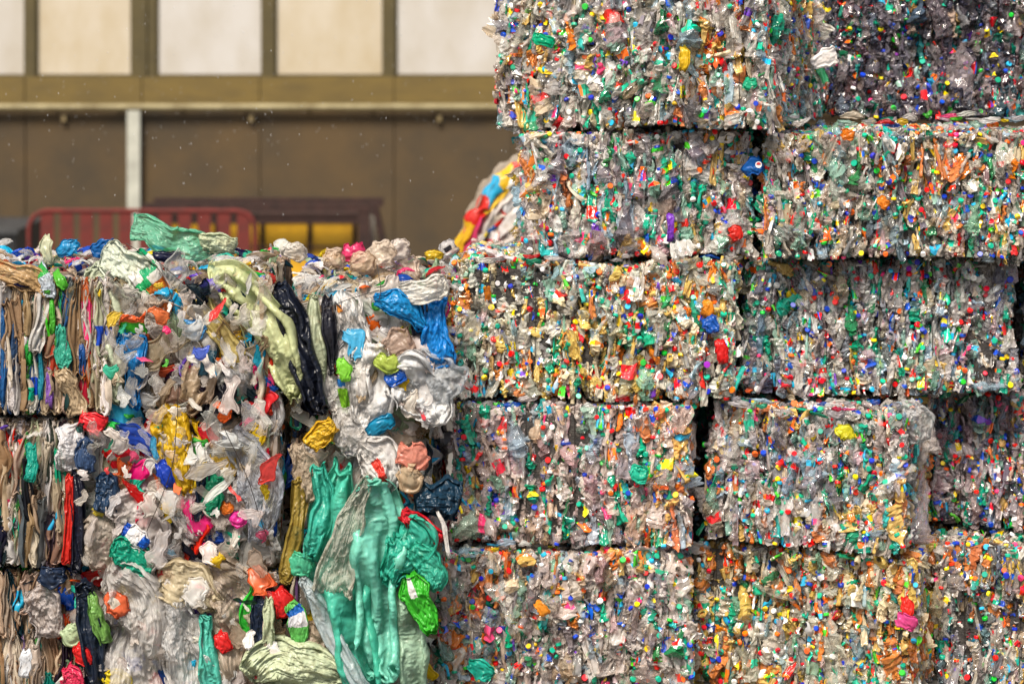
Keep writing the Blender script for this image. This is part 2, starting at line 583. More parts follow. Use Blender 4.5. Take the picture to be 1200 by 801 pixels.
def core_block(w, d, h, rng, parent, inset=0.055):
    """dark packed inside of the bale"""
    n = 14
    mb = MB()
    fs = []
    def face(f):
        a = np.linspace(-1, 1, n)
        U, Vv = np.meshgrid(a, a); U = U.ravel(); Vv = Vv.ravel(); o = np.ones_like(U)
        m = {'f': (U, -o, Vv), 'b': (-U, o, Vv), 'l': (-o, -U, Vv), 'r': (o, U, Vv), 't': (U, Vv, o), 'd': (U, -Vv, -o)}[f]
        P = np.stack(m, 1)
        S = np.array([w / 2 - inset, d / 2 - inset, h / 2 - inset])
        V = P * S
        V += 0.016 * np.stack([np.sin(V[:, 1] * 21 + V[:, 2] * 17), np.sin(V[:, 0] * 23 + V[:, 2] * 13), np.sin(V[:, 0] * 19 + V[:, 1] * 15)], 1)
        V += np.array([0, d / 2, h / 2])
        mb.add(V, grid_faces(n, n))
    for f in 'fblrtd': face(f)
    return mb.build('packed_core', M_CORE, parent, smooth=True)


def wire_loops(wires, w, d, h, parent, seed_f, inset=0.0):
    for x in wires:
        mb = MB()
        pts = []
        e = -0.004 + inset
        for z in np.linspace(0.04, h - 0.03, 9): pts.append((x, e + 0.014 + 0.022 * seed_f(np.array([x, 0, z]) * 3.0), z))
        pts.append((x, 0.04, h)); pts.append((x, d - 0.04, h)); pts.append((x, d, h - 0.04)); pts.append((x, d, 0.04))
        pts.append((x, d - .04, 0.0)); pts.append((x, 0.04, 0.0)); pts.append(pts[0])
        mb.tube(pts, 0.0021, 5)
        mb.build('baling_wire', M_WIRE, parent, smooth=True)


BALES = []


def place(xa, xb, Yc, a):
    """front face from photo column xa to its right corner at column xb, depth Yc, turned by a"""
    kb = (xb - 600) / F; ka = (xa - 600) / F
    Px = kb * Yc
    w = (Px - ka * Yc) / (math.cos(a) - ka * math.sin(a))
    c = np.array([Px, Yc]) - w / 2 * np.array([math.cos(a), math.sin(a)])
    return w, c


def bottle_bale(xa, xb, Yc, adeg, z0, z1, d, label, seed, gold=0.25, dark=0.0, sides=('left', 'right', 'top'), tint=(1, 1, 1), nind=70):
    rng = np.random.default_rng(seed)
    a = math.radians(adeg)
    w, c = place(xa, xb, Yc, a)
    h = z1 - z0
    root = empty('plastic_bottle_bale', (c[0], c[1], z0), a)
    tag(root, label, 'bale', 'bales of crushed plastic bottles')
    p1, p2, p3, p4 = rng.uniform(0, 6, 4)
    Bag.sag = lambda x, z: .009 * np.sin(x * 5.0 + p1) + .004 * np.sin(x * 13 + p2) + np.where(z > h * .5, .006 * np.sin(x * 9 + p3) - .006, .005 * np.sin(x * 11 + p4) + .002)
    root.rotation_euler.y = rng.uniform(-.007, .007)
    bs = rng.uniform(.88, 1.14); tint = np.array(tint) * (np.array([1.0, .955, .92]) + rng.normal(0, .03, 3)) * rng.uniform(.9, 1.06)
    sf = lownoise(seed + 5, 1.6); cn = lownoise(seed + 9, 5.0)
    wires = [(-.5 + (i + .5) / 5) * w + rng.uniform(-.02, .02) for i in range(5)]
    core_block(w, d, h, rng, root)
    wire_loops(wires, w, d, h, root, sf)
    B, C, S, Fl = Bag(), Bag(), Bag(), Bag()
    for face in ('front',) + tuple(sides):
        side = face != 'front'
        base = {'front': np.eye(3), 'left': rot('z', -math.pi / 2), 'right': rot('z', math.pi / 2), 'top': rot('x', -math.pi / 2)}[face]
        # bottles
        sx, sy, lay = (0.054, 0.092, 3) if not side else (0.07, 0.12, 2 if face != 'top' else 1)
        for p, l in face_samples(rng, w, d, h, face, sx, sy, lay):
            q = shape_bale(p, w, d, h, wires, sf)
            t = BOT[rng.integers(len(BOT))]
            m = rng.random()
            if m < 0.54: A = rot('x', rng.normal(0, .35)) @ rot('y', rng.normal(0, .16)) @ (rot('x', math.pi) if rng.random() < .5 else np.eye(3))
            elif m < 0.74: A = rot('z', rng.normal(0, .25)) @ rot('x', math.pi / 2 + rng.normal(0, .45))
            elif m < 0.92: A = rot('y', rng.normal(0, .4)) @ rot('z', math.pi / 2 + rng.normal(0, .4))
            else: A = rot('x', rng.normal(0, .5)) @ rot('y', rng.uniform(-2, 2)) @ rot('z', rng.uniform(0, 3))
            if face == 'top': A = rot('z', rng.normal(0, .7)) @ rot('y', rng.uniform(-.3, .3)) @ A
            s = rng.uniform(0.7, 1.15) * bs
            huge = rng.random() < .06
            if huge: s *= 1.6
            Mx = base @ A * s
            ctr = np.array([0, 0, t.L * (0.5 if m < .54 or m >= .74 else 0.92)])
            off = q - Mx @ ctr
            if l == 0 and side is False: off[1] += 0.004
            g = gold + 0.42 * cn(q)
            r = rng.random()
            if r < 0.065: cc, k = pick(rng, GREEN), 0.4
            elif r < dark: cc, k = pick(rng, DARK), 0.5
            elif rng.random() < g * 0.8: cc, k = pick(rng, GOLD), 0.45
            else: cc, k = pick(rng, CLEAR), 0.85
            if huge: cc, k = pick(rng, CLEAR), 1.0
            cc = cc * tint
            c2 = c3 = None
            if rng.random() < 0.30:
                c2 = pick(rng, LABELS)
                if rng.random() < .5: c3 = pick(rng, LABELS)
            # size as seen from the front: biggest and outermost first
            key = t.size * s - (0.5 if side else 0) - l * 0.004
            B.add(t, Mx, off, cc, k, c2, 0.0, c3, key, (w, h, .02) if rng.random() < .86 else (w, h, .12)); off = B.last
            if rng.random() < .85:
                # squashed flat panel of a bottle, standing on edge in the pressed layers
                t2 = FLK[rng.integers(len(FLK))]
                A2 = rot('z', rng.normal(0, .7)) @ rot('y', rng.normal(0, .22)) @ rot('x', rng.normal(0, .3)) * rng.uniform(.8, 1.25) * bs
                if face == 'top': A2 = rot('y', rng.uniform(0, 3)) @ A2
                q2 = q + base @ np.array([rng.uniform(-.03, .03), rng.uniform(-.022, .02), rng.uniform(-.04, .04)])
                if rng.random() < .07: cf, kf = pick(rng, GREEN), .4
                elif rng.random() < dark: cf, kf = pick(rng, DARK), .5
                elif rng.random() < g * .8: cf, kf = pick(rng, GOLD), .5
                else: cf, kf = pick(rng, CLEAR), .8
                lb = rng.random() < .32
                Fl.add(t2, base @ A2, q2, cf * tint, kf, pick(rng, LABELS) if lb else None, 0.0, pick(rng, LABELS) if lb and rng.random() < .4 else None, key=t2.size - (0.5 if side else 0) - l * .004, lim=(w, h, .02) if rng.random() < .88 else (w, h, .1))
            if rng.random() < 0.50:
                cp = CAPT[0]
                C.add(cp, Mx / s * rng.uniform(.9, 1.15), Mx @ (t.top - np.array([0, 0, .006])) + off, pick(rng, CAPS), 0, key=-(0.5 if side else 0) - l * .05 + rng.random() * .01, lim=(w, h, .02))
        # loose caps in clusters
        sx = 0.125 if not side else .16
        for p, l in face_samples(rng, w, d, h, face, sx, sx, 1):
            if rng.random() < 0.75:
                q = shape_bale(p, w, d, h, wires, sf)
                A = base @ rot('z', rng.normal(0, .5)) @ rot('x', math.pi / 2 + rng.normal(0, .6)) * rng.uniform(.95, 1.25)
                C.add(CAPT[0], A, q + base @ np.array([0, -rng.uniform(.004, .026), 0]), pick(rng, CAPS), 0, key=.3 - (0.8 if side else 0) + rng.random() * .01, lim=(w, h, .02))
        # label scraps
        sx, sy = (.064, .074) if not side else (.11, .12)
        for p, l in face_samples(rng, w, d, h, face, sx, sy, 1):
            if rng.random() < 0.85:
                q = shape_bale(p, w, d, h, wires, sf)
                t = SCR[rng.integers(len(SCR))]
                A = base @ rot('z', rng.normal(0, .8)) @ rot('y', rng.normal(0, .5)) @ rot('x', rng.normal(0, .4)) * rng.uniform(.5, 1.1)
                r = rng.random()
                cc, k = (pick(rng, LABELS), 0.0) if r < .58 else (pick(rng, CLEAR), .7)
                S.add(t, A, q + base @ np.array([0, -0.004 + rng.uniform(0, .015), 0]), cc, k, pick(rng, LABELS) if rng.random() < .4 else None, 0.0, key=t.size - (1 if side else 0) - k, lim=(w, h, .02))
    B.emit('crushed_bottle', 'crushed_bottles', M_PET, root, smooth=False, nind=nind)
    Fl.emit('flattened_bottle', 'flattened_bottles', M_PET, root, smooth=True, nind=nind)
    C.emit('bottle_cap', 'bottle_caps', M_CAP, root, smooth=False, nind=nind)
    S.emit('label_scrap', 'label_scraps', M_LABEL, root, smooth=True, nind=30)
    root['w'] = w
    for k in ('w',): del root[k]
    return root, w


r1, r2, r3, r4, r5 = (0.0, .79), (.815, 1.59), (1.615, 2.38), (2.405, 3.10), (3.125, 3.93)
bottle_bale(515, 810, 13.30, -3, *r1, 1.2, 'bottle bale at the foot of the stack beside the loose film bales', 101, .15)
bottle_bale(815, 1075, 13.20, -19, *r1, 1.15, 'ground level bottle bale with golden brown bottles, its side turned into view', 102, .75)
bottle_bale(1098, 1420, 13.12, -19, *r1, 1.1, 'set back bottle bale with green bottles on the ground at the stack end', 103, .1, .3, nind=40)
bottle_bale(533, 810, 13.32, -4, *r2, 1.2, 'pale grey bottle bale left of the dark vertical gap in the stack', 104, .08)
bottle_bale(825, 1060, 13.15, -19, *r2, 1.15, 'short bottle bale right of the dark gap with amber bottles at its edge', 105, .42)
bottle_bale(1093, 1409, 13.48, -19, *r2, 1.1, 'recessed dim bottle bale beside the short amber-edged bale', 106, .12, .35, nind=40)
bottle_bale(532, 858, 13.35, -5, *r3, 1.2, 'beige bottle bale carrying the narrow upper bales, level with the film bale tops', 107, .70)
bottle_bale(873, 1192, 13.55, -2, *r3, 1.2, 'grey bottle bale under the one with a drooping flat top edge', 108, .12, .12)
bottle_bale(1199, 1450, 13.8, -2, *r3, 1.1, 'bottle bale cut by the photo edge halfway up the stack', 109, .15, .3, nind=30)
bottle_bale(612, 879, 13.45, -1, *r4, 1.2, 'bottle bale next to the rounded strip bale, white edged on its outer side', 110, .12)
bottle_bale(898, 1235, 13.35, -1, *r4, 1.2, 'wide bottle bale with a flat ledge of film below the dark top bale', 111, .14, .15)
bottle_bale(582, 895, 13.15, -20, *r5, 1.4, 'topmost pale bottle bale overhanging the stack beside the windows', 112, .32)
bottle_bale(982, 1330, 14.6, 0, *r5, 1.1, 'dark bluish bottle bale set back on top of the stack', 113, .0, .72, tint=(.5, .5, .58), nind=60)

for zz, sd_, lb in ((r1, 121, 'bottle bale at the very back of the gap at ground level'), (r2, 122, 'bottle bale glimpsed in shadow at the back of the dark vertical gap'), (r3, 123, 'bottle bale glimpsed behind the narrow gap right of the beige bale')):
    bottle_bale(740, 1190, 14.95, 0, *zz, .9, lb, sd_, .1, .3, sides=('left',), nind=0)
# ------------------------------------------------------------------ film bales
FILMS = [(30, (.70, .65, .60)), (38, (.80, .79, .77)), (10, (.58, .47, .35)), (7, (.42, .32, .22)), (4, (.03, .42, .30)), (3, (.05, .45, .08)), (4, (.02, .12, .45)), (3, (.02, .35, .6)), (6, (.015, .02, .035)), (4, (.80, .52, .03)), (4, (.62, .03, .03)), (2, (.8, .22, .03)), (2, (.75, .05, .3)), (3, (.45, .6, .4)), (2, (.25, .12, .5))]
STRIPS = [(34, (.50, .38, .27)), (22, (.34, .22, .13)), (22, (.64, .55, .46)), (12, (.72, .69, .66)), (3, (.02, .28, .22)), (2, (.06, .36, .08)), (3, (.03, .10, .26)), (2, (.04, .22, .36)), (8, (.02, .02, .03)), (1, (.6, .38, .05)), (2, (.45, .04, .04)), (1, (.6, .2, .05)), (1, (.26, .16, .4)), (4, (.5, .54, .36)), (4, (.10, .12, .14))]


def film_bale(x0, x1, Y, z0, z1, d, label, seed, strip_to=None, big=1.0, nind=70, behind=False, sides=('left', 'right', 'top')):
    rng = np.random.default_rng(seed)
    w, c = place(x0, x1, Y, 0)
    h = z1 - z0
    root = empty('plastic_film_bale', (c[0], c[1], z0))
    tag(root, label, 'bale', 'bales of pressed plastic film')
    sf = lownoise(seed + 5, 1.2)
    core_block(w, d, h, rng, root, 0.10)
    Wd, St = Bag(), Bag()
    xs = (strip_to - 600) * Y / F - c[0] if strip_to else -9
    for face in ('front',) + tuple(sides):
        side = face != 'front'
        base = {'front': np.eye(3), 'left': rot('z', -math.pi / 2), 'right': rot('z', math.pi / 2), 'top': rot('x', -math.pi / 2)}[face]
        sx = (.105 if not side else .15) * big
        for p, l in face_samples(rng, w, d, h, face, sx, sx, 3 if face in ('front', 'top') else 2):
            q = shape_bale(p, w, d, h, [], sf, 0.07)
            if face == 'front' and p[0] < xs - 0.03: continue
            if rng.random() < .6 and face != 'top':
                t = SHT[rng.integers(len(SHT))]; s = np.array([1, 0, 1]) * rng.uniform(.10, .25) * big * np.array([rng.uniform(.7, 1.2), 0, 1])
            else:
                t = WAD[rng.integers(len(WAD))]
                s = np.array([rng.uniform(.07, .20), 0, rng.uniform(.09, .26)]) * big
            s[1] = (s[0] + s[2]) * rng.uniform(.4, .7)
            if face == 'top': s = s * np.array([.8, .8, .55]) ; s[1] = min(s[1], .16) 
            A = rot('y', rng.normal(0, .55)) if face != 'top' else rot('y', rng.uniform(0, 6.28))
            A = rot('x', rng.normal(0, .3)) @ rot('z', rng.normal(0, .35)) @ A
            Mx = base @ A @ np.diag(s)
            cc = pick(rng, FILMS)
            lum = cc.max() - cc.min()
            k = (rng.uniform(.3, .95) if lum < .25 else rng.uniform(.05, .4))
            c2 = None
            if rng.random() < .12: c2 = pick(rng, LABELS)
            hd = base @ np.array([0, -1, 0]); q = q + (np.array([0, 0, rng.uniform(0, .075) * min(1, p[1] / .35)]) if face == 'top' else 0)
            Wd.add(t, Mx, q + hd * (-.01 + rng.uniform(0, .03)), cc, k, c2, 0.0, None, key=s[0] * s[2] * (1 if not side else (.5 if face == 'top' else .1)) - l * .004, lim=(w, h, .03) if (face != 'top' and rng.random() < .85) else None)
        if face == 'front':
            for p, l in face_samples(rng, w, d, h, face, .10, .10, 1):
                if p[0] < xs: continue
                t = (WAD + SHT)[rng.integers(len(WAD) + len(SHT))]; s = rng.uniform(.04, .13)
                A = rot('y', rng.normal(0, .8)) @ rot('x', rng.normal(0, .4)) @ np.diag([s * rng.uniform(.5, 1.0), s, s * rng.uniform(.8, 1.6)])
                r = rng.random()
                cc = (pick(rng, LABELS) * .9 + .05) if r < .16 else pick(rng, FILMS[:2] if r < .7 else FILMS)
                Wd.add(t, A, shape_bale(p, w, d, h, [], sf, .07) + np.array([0, -rng.uniform(.05, .17), 0]), cc, rng.random() if r > .16 else .1, key=-.002)
        if face in ('front', 'left', 'right') and (strip_to or face == 'left'):
            A_ = (xs + w / 2) if face == 'front' else d
            if A_ <= 0: continue
            n = int(A_ / .030)
            for l in range(2):
                for i in range(n):
                    z = rng.uniform(-.15, .0)
                    while z < h:
                        t = STR[rng.integers(len(STR))]
                        Lt = t.V[:, 2].max() - t.V[:, 2].min()
                        s = rng.uniform(.5, 1.0)
                        zz = min(z + Lt * s / 2, h - Lt * s / 2 + .02); zz = max(zz, Lt * s / 2 - .02)
                        aa = (i + .5 + rng.uniform(-.5, .5)) * .030
                        p = np.array([-w / 2 + aa, l * .03, zz]) if face == 'front' else (np.array([-w / 2 + l * .03, aa, zz]) if face == 'left' else np.array([w / 2 - l * .03, aa, zz]))
                        q = shape_bale(p, w, d, h, [], sf, .05)
                        A = base @ rot('z', rng.normal(0, .45)) @ rot('y', rng.normal(0, .10)) @ np.diag([s * rng.uniform(1.1, 2.4), rng.uniform(.9, 1.8), s])
                        cc = pick(rng, STRIPS)
                        St.add(t, A, q + base @ np.array([0, rng.uniform(-.03, .02), 0]), cc, .3 * rng.random(), pick(rng, LABELS) if rng.random() < .12 else None, 0.0, key=t.size * s - (1 if face != 'front' else 0) - l * .02, lim=(w, h, .02))
                        z += Lt * s * .8
    Wd.emit('film_wad', 'film_wads', M_FILM, root, smooth=True, nind=nind)
    St.emit('film_strip', 'film_strips', M_FILM, root, smooth=True, nind=nind)
    return root


def catmull(P, n):
    P = np.array(P, float)
    Q = np.concatenate([[2 * P[0] - P[1]], P, [2 * P[-1] - P[-2]]])
    m = len(P) - 1
    t = np.linspace(0, m, n)
    i = np.minimum(t.astype(int), m - 1)
    f = (t - i)[:, None]
    a, b, c, d = Q[i], Q[i + 1], Q[i + 2], Q[i + 3]
    return .5 * (2 * b + (c - a) * f + (2 * a - 5 * b + 4 * c - d) * f ** 2 + (3 * b - a - 3 * c + d) * f ** 3)


def drape(name, parent, Y, line, col, clr=0.0, bulge=.05, fold=.02, nf=2.5, crum=.02, freq=10, seed=0, label=None, mat=None, prints=None, ragged=.2, flat=False, tilt=0.0, tiltv=0.0):
    """sheet of film along a line of (px, py, width_px): bulges off the bale, folds run along it"""
    rng = np.random.default_rng(seed + 900)
    L = np.array([[p[0], p[1], p[2] * 1.12] for p in line], float)
    dx = [p[3] if len(p) > 3 else 0.0 for p in line]
    L = np.concatenate([L, np.array(dx)[:, None]], 1)
    tot = np.linalg.norm(np.diff(L[:, :2], axis=0), axis=1).sum()
    nvC = 100
    C = catmull(L, nvC)
    wmax = C[:, 2].max()
    k = Y / F
    if tot / wmax > 3.2: tp = CR_RIB[seed % len(CR_RIB)]; unit = .30 * .52
    elif max(tot, wmax) < 38: tp = CR_SML[seed % len(CR_SML)]; unit = .55
    else: tp = CR_BIG[seed % len(CR_BIG)]; unit = .62
    if seed % 2: tp = tp[:, ::-1] * np.array([-1, 1, 1])
    if (seed // 2) % 2: tp = tp[::-1] * np.array([1, 1, -1])
    if max(tot, wmax) > 110: tp = up2(tp)
    nv, nu = tp.shape[:2]
    U = tp[..., 0]; Vv = np.clip((tp[..., 2] + 1) / 2, -.03, 1.03)
    tg = np.gradient(C[:, :2], axis=0)
    tg /= np.linalg.norm(tg, axis=1)[:, None]
    nrm = np.stack([-tg[:, 1], tg[:, 0]], 1)
    vs = np.linspace(0, 1, nvC)
    smp = lambda a: np.interp(Vv.ravel(), vs, a).reshape(Vv.shape)
    rv = 1 + ragged * .7 * wave(vs, rng, 4, 1.1)
    half = smp(C[:, 2] * rv) / 2
    px = smp(C[:, 0]) + smp(nrm[:, 0]) * U * half
    py = smp(C[:, 1]) + smp(nrm[:, 1]) * U * half + (Vv - np.clip(Vv, 0, 1)) * tot
    X = (px - 600) * k; Z = ZC - (py - HY) * k
    e = 1 - np.clip(np.abs(U), 0, 1.3) ** 2.5
    ev = 1 - np.clip(np.abs(Vv * 2 - 1), 0, 1.1) ** 6
    big = perlin(np.stack([X.ravel() * 6, Z.ravel() * 5, np.full(X.size, seed * 1.37)], 1)).reshape(X.shape)
    if max(tot, wmax) < 38: bulge = bulge * .5
    hh = bulge * .40 * e * (0.35 + .65 * ev) - 0.03 * (1 - ev) + bulge * .9 * big
    sc_ = wmax * k / unit
    small_ = max(tot, wmax) < 38
    hh = hh - tp[..., 1] * sc_ * (.5 if small_ else 1.25)
    if wmax > 34 and tot / wmax <= 3.2:          # finer folds inside the big ones
        t2 = CR_BIG[(seed * 5 + 2) % len(CR_BIG)][..., 1]
        fold_ = lambda x: np.abs(((x + 1) % 2) - 1)
        gx = fold_(U * 2.1 + .4 * Vv + seed) * (t2.shape[1] - 1); gy = fold_(Vv * .9 + .2 * U + seed * .7) * (t2.shape[0] - 1)
        i0 = np.minimum(gx.astype(int), t2.shape[1] - 2); j0 = np.minimum(gy.astype(int), t2.shape[0] - 2)
        fx = gx - i0; fy = gy - j0
        h2 = (t2[j0, i0] * (1 - fx) + t2[j0, i0 + 1] * fx) * (1 - fy) + (t2[j0 + 1, i0] * (1 - fx) + t2[j0 + 1, i0 + 1] * fx) * fy
        hh = hh - h2 * sc_ * .22
    sw = min(1.0, wmax * k / .16)
    aa, bb = (U * wmax * k * .8).ravel(), (Vv * tot * k * 1.1).ravel()
    bg_ = min(1, wmax / 50)
    hh = hh + (ridges(aa, bb, seed + 9.1, 12, 8, (.010 + .008 * bg_) * sw, 3, 1.0) + ridges(aa, bb, seed + 5.7, 40, 24, .004 + .003 * bg_, 2, .8)).reshape(X.shape)
    hh = hh - .035 * (wmax > 38)
    P = np.stack([X.ravel(), (Y - hh + smp(C[:, 3])).ravel(), Z.ravel()], 1)
    Q = grid_faces(nu, nv)
    cu = U[:-1, :-1].ravel(); cv = Vv[:-1, :-1].ravel()
    Cc = np.tile(np.array(col, float), (len(Q), 1))
    K = np.full(len(Q), float(clr))
    if prints:
        for (u0, u1, v0, v1, pc) in prints:
            m = (cu > u0) & (cu < u1) & (cv > v0) & (cv < v1)
            Cc[m] = pc; K[m] = min(clr, .1)
    loc = np.array(parent.location) if parent is not None else np.zeros(3)
    o = mesh_np(name, P - loc, Q, mat or M_FILM, parent, Cc, K, True)
    if label: o['label'] = label
    # surface evaluator for prints
    o_grid = (P.reshape(nv, nu, 3), nu, nv, loc)
    return o, o_grid


def letters(text, grid, u0, v0, du, size_v, parent, mat, along_v=True, name='printed_letters'):
    """lettering laid on the film surface"""
    cu = bpy.data.curves.new(name, 'FONT'); cu.body = text; cu.size = 1.0; cu.resolution_u = 3
    tmp = bpy.data.objects.new('tmp_text', cu); COL.objects.link(tmp)
    bpy.context.view_layer.update()
    me = bpy.data.meshes.new_from_object(tmp.evaluated_get(bpy.context.evaluated_depsgraph_get()))
    bpy.data.objects.remove(tmp); bpy.data.curves.remove(cu)
    G, nu, nv, loc = grid
    n = len(me.vertices)
    for vt in me.vertices:
        a, b = vt.co.x * size_v, vt.co.y * du
        if along_v: fv, fu = v0 + a, u0 + b
        else: fv, fu = v0 - vt.co.y * size_v, u0 - vt.co.x * du
        fu = min(max(fu, -.98), .98); fv = min(max(fv, 0.01), .98)
        gu = (fu + 1) / 2 * (nu - 1); gv = fv * (nv - 1)
        i, j = int(gu), int(gv)
        i = min(i, nu - 2); j = min(j, nv - 2)
        p = (G[j, i] * (1 - gu + i) + G[j, i + 1] * (gu - i)) * (1 - gv + j) + (G[j + 1, i] * (1 - gu + i) + G[j + 1, i + 1] * (gu - i)) * (gv - j)
        vt.co = Vector((p[0] - loc[0], p[1] - .005 - loc[1], p[2] - loc[2]))
    me.materials.append(mat)
    o = bpy.data.objects.new(name, me); COL.objects.link(o); o.parent = parent
    return o


YL = 13.0
Bag.sag = None
fK = film_bale(-75, 322, YL, 1.61, 2.34, 1.3, 'top film bale of the end stack, vertical layered strips on one half of its face', 201, 128, nind=90)
fL = film_bale(-75, 325, YL, .79, 1.575, 1.3, 'middle film bale with a hanging yellow bag and narrow red and black strips', 202, 92, nind=90)
fM = film_bale(-75, 322, YL, 0, .755, 1.3, 'lowest film bale wrapped in large cloudy clear sheets', 203, 78, nind=90)
fN = film_bale(345, 520, YL + .12, 1.46, 2.30, 1.25, 'top film bale with white bags and a bright blue bag, touching the bottle stack', 204, None, nind=80)
fO = film_bale(348, 512, YL + .14, .74, 1.445, 1.2, 'film bale with a huge teal sheet hanging down its face', 205, None, nind=60)
fP = film_bale(345, 508, YL + .16, 0, .725, 1.2, 'lowest film bale behind the hanging teal sheet, pale green sheet at its foot', 206, None, nind=50)

M_INK = simple('black_print', (.03, .03, .04), .4, 0, 9, .1)
M_INKR = simple('red_print', (.6, .03, .03), .4, 0, 9, .1)
D = drape
# --- top left bale
D('plastic_sheet', fK, YL - .03, [(108, 312, 20, .10), (112, 340, 34), (125, 385, 40), (133, 430, 34), (137, 475, 22)], (.56, .62, .46), .1, .07, .03, 3, .014, 14, 1, 'pale green finely wrinkled sheet')
D('plastic_sheet', fK, YL - .05, [(112, 300, 26, .12), (145, 315, 46), (185, 342, 34, .02)], (.66, .72, .60), .05, .06, .012, 1.5, .014, 8, 2, 'stiff whitish green sheet')
D('printed_bag', fK, YL - .06, [(150, 300, 22, .10), (166, 318, 34), (186, 345, 28), (192, 375, 14)], (.80, .78, .74), 0, .05, .02, 2, .02, 12, 3, 'green and orange printed bag', prints=[(-1, 1, .0, .18, (.0, .33, .13)), (-1, .2, .30, .42, (.02, .38, .16)), (.0, 1, .42, .62, (.02, .42, .14)), (-1, .6, .52, .68, (.75, .20, .03)), (-1, 1, .78, .9, (.75, .20, .03))])
D('plastic_sheet', fK, YL - .04, [(128, 345, 36, .05), (155, 362, 52), (185, 375, 44), (215, 372, 20)], (.72, .60, .50), .45, .07, .02, 2, .02, 10, 4)
D('blue_bag', fK, YL - .06, [(140, 388, 14), (152, 402, 28), (160, 425, 22), (155, 455, 20), (160, 480, 12)], (.01, .20, .55), 0, .07, .03, 2, .02, 14, 5)
D('plastic_sheet', fK, YL - .04, [(215, 340, 26, .08), (228, 375, 34), (236, 420, 34), (225, 465, 30), (214, 488, 20)], (.66, .50, .33), .4, .08, .02, 2, .02, 9, 6)
D('plastic_sheet', fK, YL - .09, [(238, 326, 30, .14), (268, 332, 44, .03), (300, 360, 50), (325, 405, 44), (340, 445, 34), (345, 470, 14)], (.70, .76, .42), .2, .07, .035, 2.6, .018, 11, 7, 'large pale lime sheet draped over the bale edge')
D('plastic_sheet', fK, YL - .05, [(236, 345, 16, .04), (252, 380, 22), (272, 410, 22), (290, 440, 18)], (.62, .50, .18), .1, .05, .02, 2, .02, 12, 8)
D('black_bag', fK, YL - .07, [(318, 340, 26, .12), (340, 365, 30), (352, 410, 30), (366, 455, 30), (378, 486, 16)], (.010, .013, .025), 0, .06, .03, 3, .025, 13, 9)
D('plastic_bag', fK, YL - .05, [(255, 420, 30), (285, 445, 52), (305, 480, 50), (300, 520, 30)], (.66, .66, .68), .7, .08, .03, 2, .02, 9, 10)
D('plastic_wrapper', fK, YL - .07, [(212, 383, 16), (228, 385, 22), (240, 380, 12)], (.10, .36, .72), .2, .05, .01, 2, .02, 14, 11)
D('plastic_wrapper', fK, YL - .06, [(250, 408, 10), (243, 425, 14), (236, 442, 10)], (.02, .09, .14), 0, .04, .01, 2, .01, 14, 12)
D('plastic_wrapper', fK, YL - .07, [(40, 314, 12, .06), (50, 322, 16), (56, 338, 18), (54, 350, 16)], (.62, .70, .80), .1, .04, .01, 2, .012, 14, 13, 'white and green wrapper', prints=[(-1, 1, 0, .35, (.05, .45, .08)), (-.3, .4, .7, .85, (.1, .5, .05))])
D('plastic_wrapper', fK, YL - .06, [(62, 318, 8, .05), (70, 328, 11), (78, 340, 8)], (.10, .50, .04), .1, .04, .01, 2, .012, 14, 14)
D('film_strip', fK, YL - .07, [(70, 380, 8), (72, 400, 13), (74, 420, 18), (76, 433, 8)], (.05, .42, .30), 0, .03, .01, 2, .012, 14, 15)
D('film_strip', fK, YL - .06, [(68, 432, 14), (78, 445, 22), (86, 465, 20), (90, 488, 22)], (.50, .38, .24), 0, .05, .01, 2, .01, 12, 16)
for i, (x, y0, y1, wd, c) in enumerate([(14, 375, 440, 8, (.03, .07, .16)), (2, 350, 480, 7, (.02, .12, .34)), (56, 430, 480, 8, (.30, .14, .55)), (32, 380, 430, 9, (.03, .40, .06)), (95, 400, 445, 8, (.02, .10, .34)), (12, 440, 482, 9, (.75, .7, .7)), (46, 405, 470, 6, (.02, .26, .36)), (60, 350, 395, 7, (.10, .52, .05))]):
    D('film_strip', fK, YL - .05, [(x, y0, wd * .6), (x + 2, (y0 + y1) / 2, wd), (x + 1, y1, wd * .7)], c, .05, .03, .01, 2, .012, 14, 40 + i)
D('plastic_sheet', fK, YL - .02, [(-25, 318, 24, .06), (10, 320, 30), (40, 328, 26), (66, 345, 18)], (.58, .38, .18), .3, .05, .03, 3, .02, 14, 50)
# --- middle
D('yellow_bag', fL, YL - .10, [(190, 478, 20, .03), (198, 500, 42), (205, 530, 40), (212, 560, 26), (222, 582, 10)], (.80, .52, .02), .3, .08, .03, 2, .025, 12, 60)
D('plastic_sheet', fL, YL - .07, [(78, 498, 22), (85, 525, 34), (80, 555, 26)], (.78, .77, .80), .2, .06, .02, 2, .02, 10, 61)
D('plastic_sheet', fL, YL - .08, [(92, 490, 16), (106, 494, 22), (122, 502, 18)], (.70, .02, .03), 0, .05, .02, 2, .02, 12, 62)
D('plastic_sheet', fL, YL - .08, [(100, 512, 16), (98, 530, 20), (104, 556, 16)], (.04, .08, .18), 0, .05, .02, 2, .02, 12, 63)
D('film_strip', fL, YL - .09, [(81, 556, 7), (81, 590, 10), (80, 625, 9), (76, 662, 9)], (.68, .03, .02), 0, .03, .01, 2, .01, 12, 64)
D('film_strip', fL, YL - .08, [(90, 552, 12), (92, 590, 16), (92, 640, 14), (88, 672, 12)], (.012, .014, .03), 0, .04, .01, 2, .012, 12, 65)
D('black_bag', fL, YL - .08, [(118, 555, 14), (128, 575, 28), (122, 600, 22)], (.02, .05, .11), 0, .06, .02, 2, .02, 12, 66)
D('plastic_bag', fL, YL - .10, [(140, 575, 40), (160, 600, 62), (165, 640, 54), (150, 665, 30)], (.74, .68, .66), .5, .10, .02, 2, .03, 9, 67)
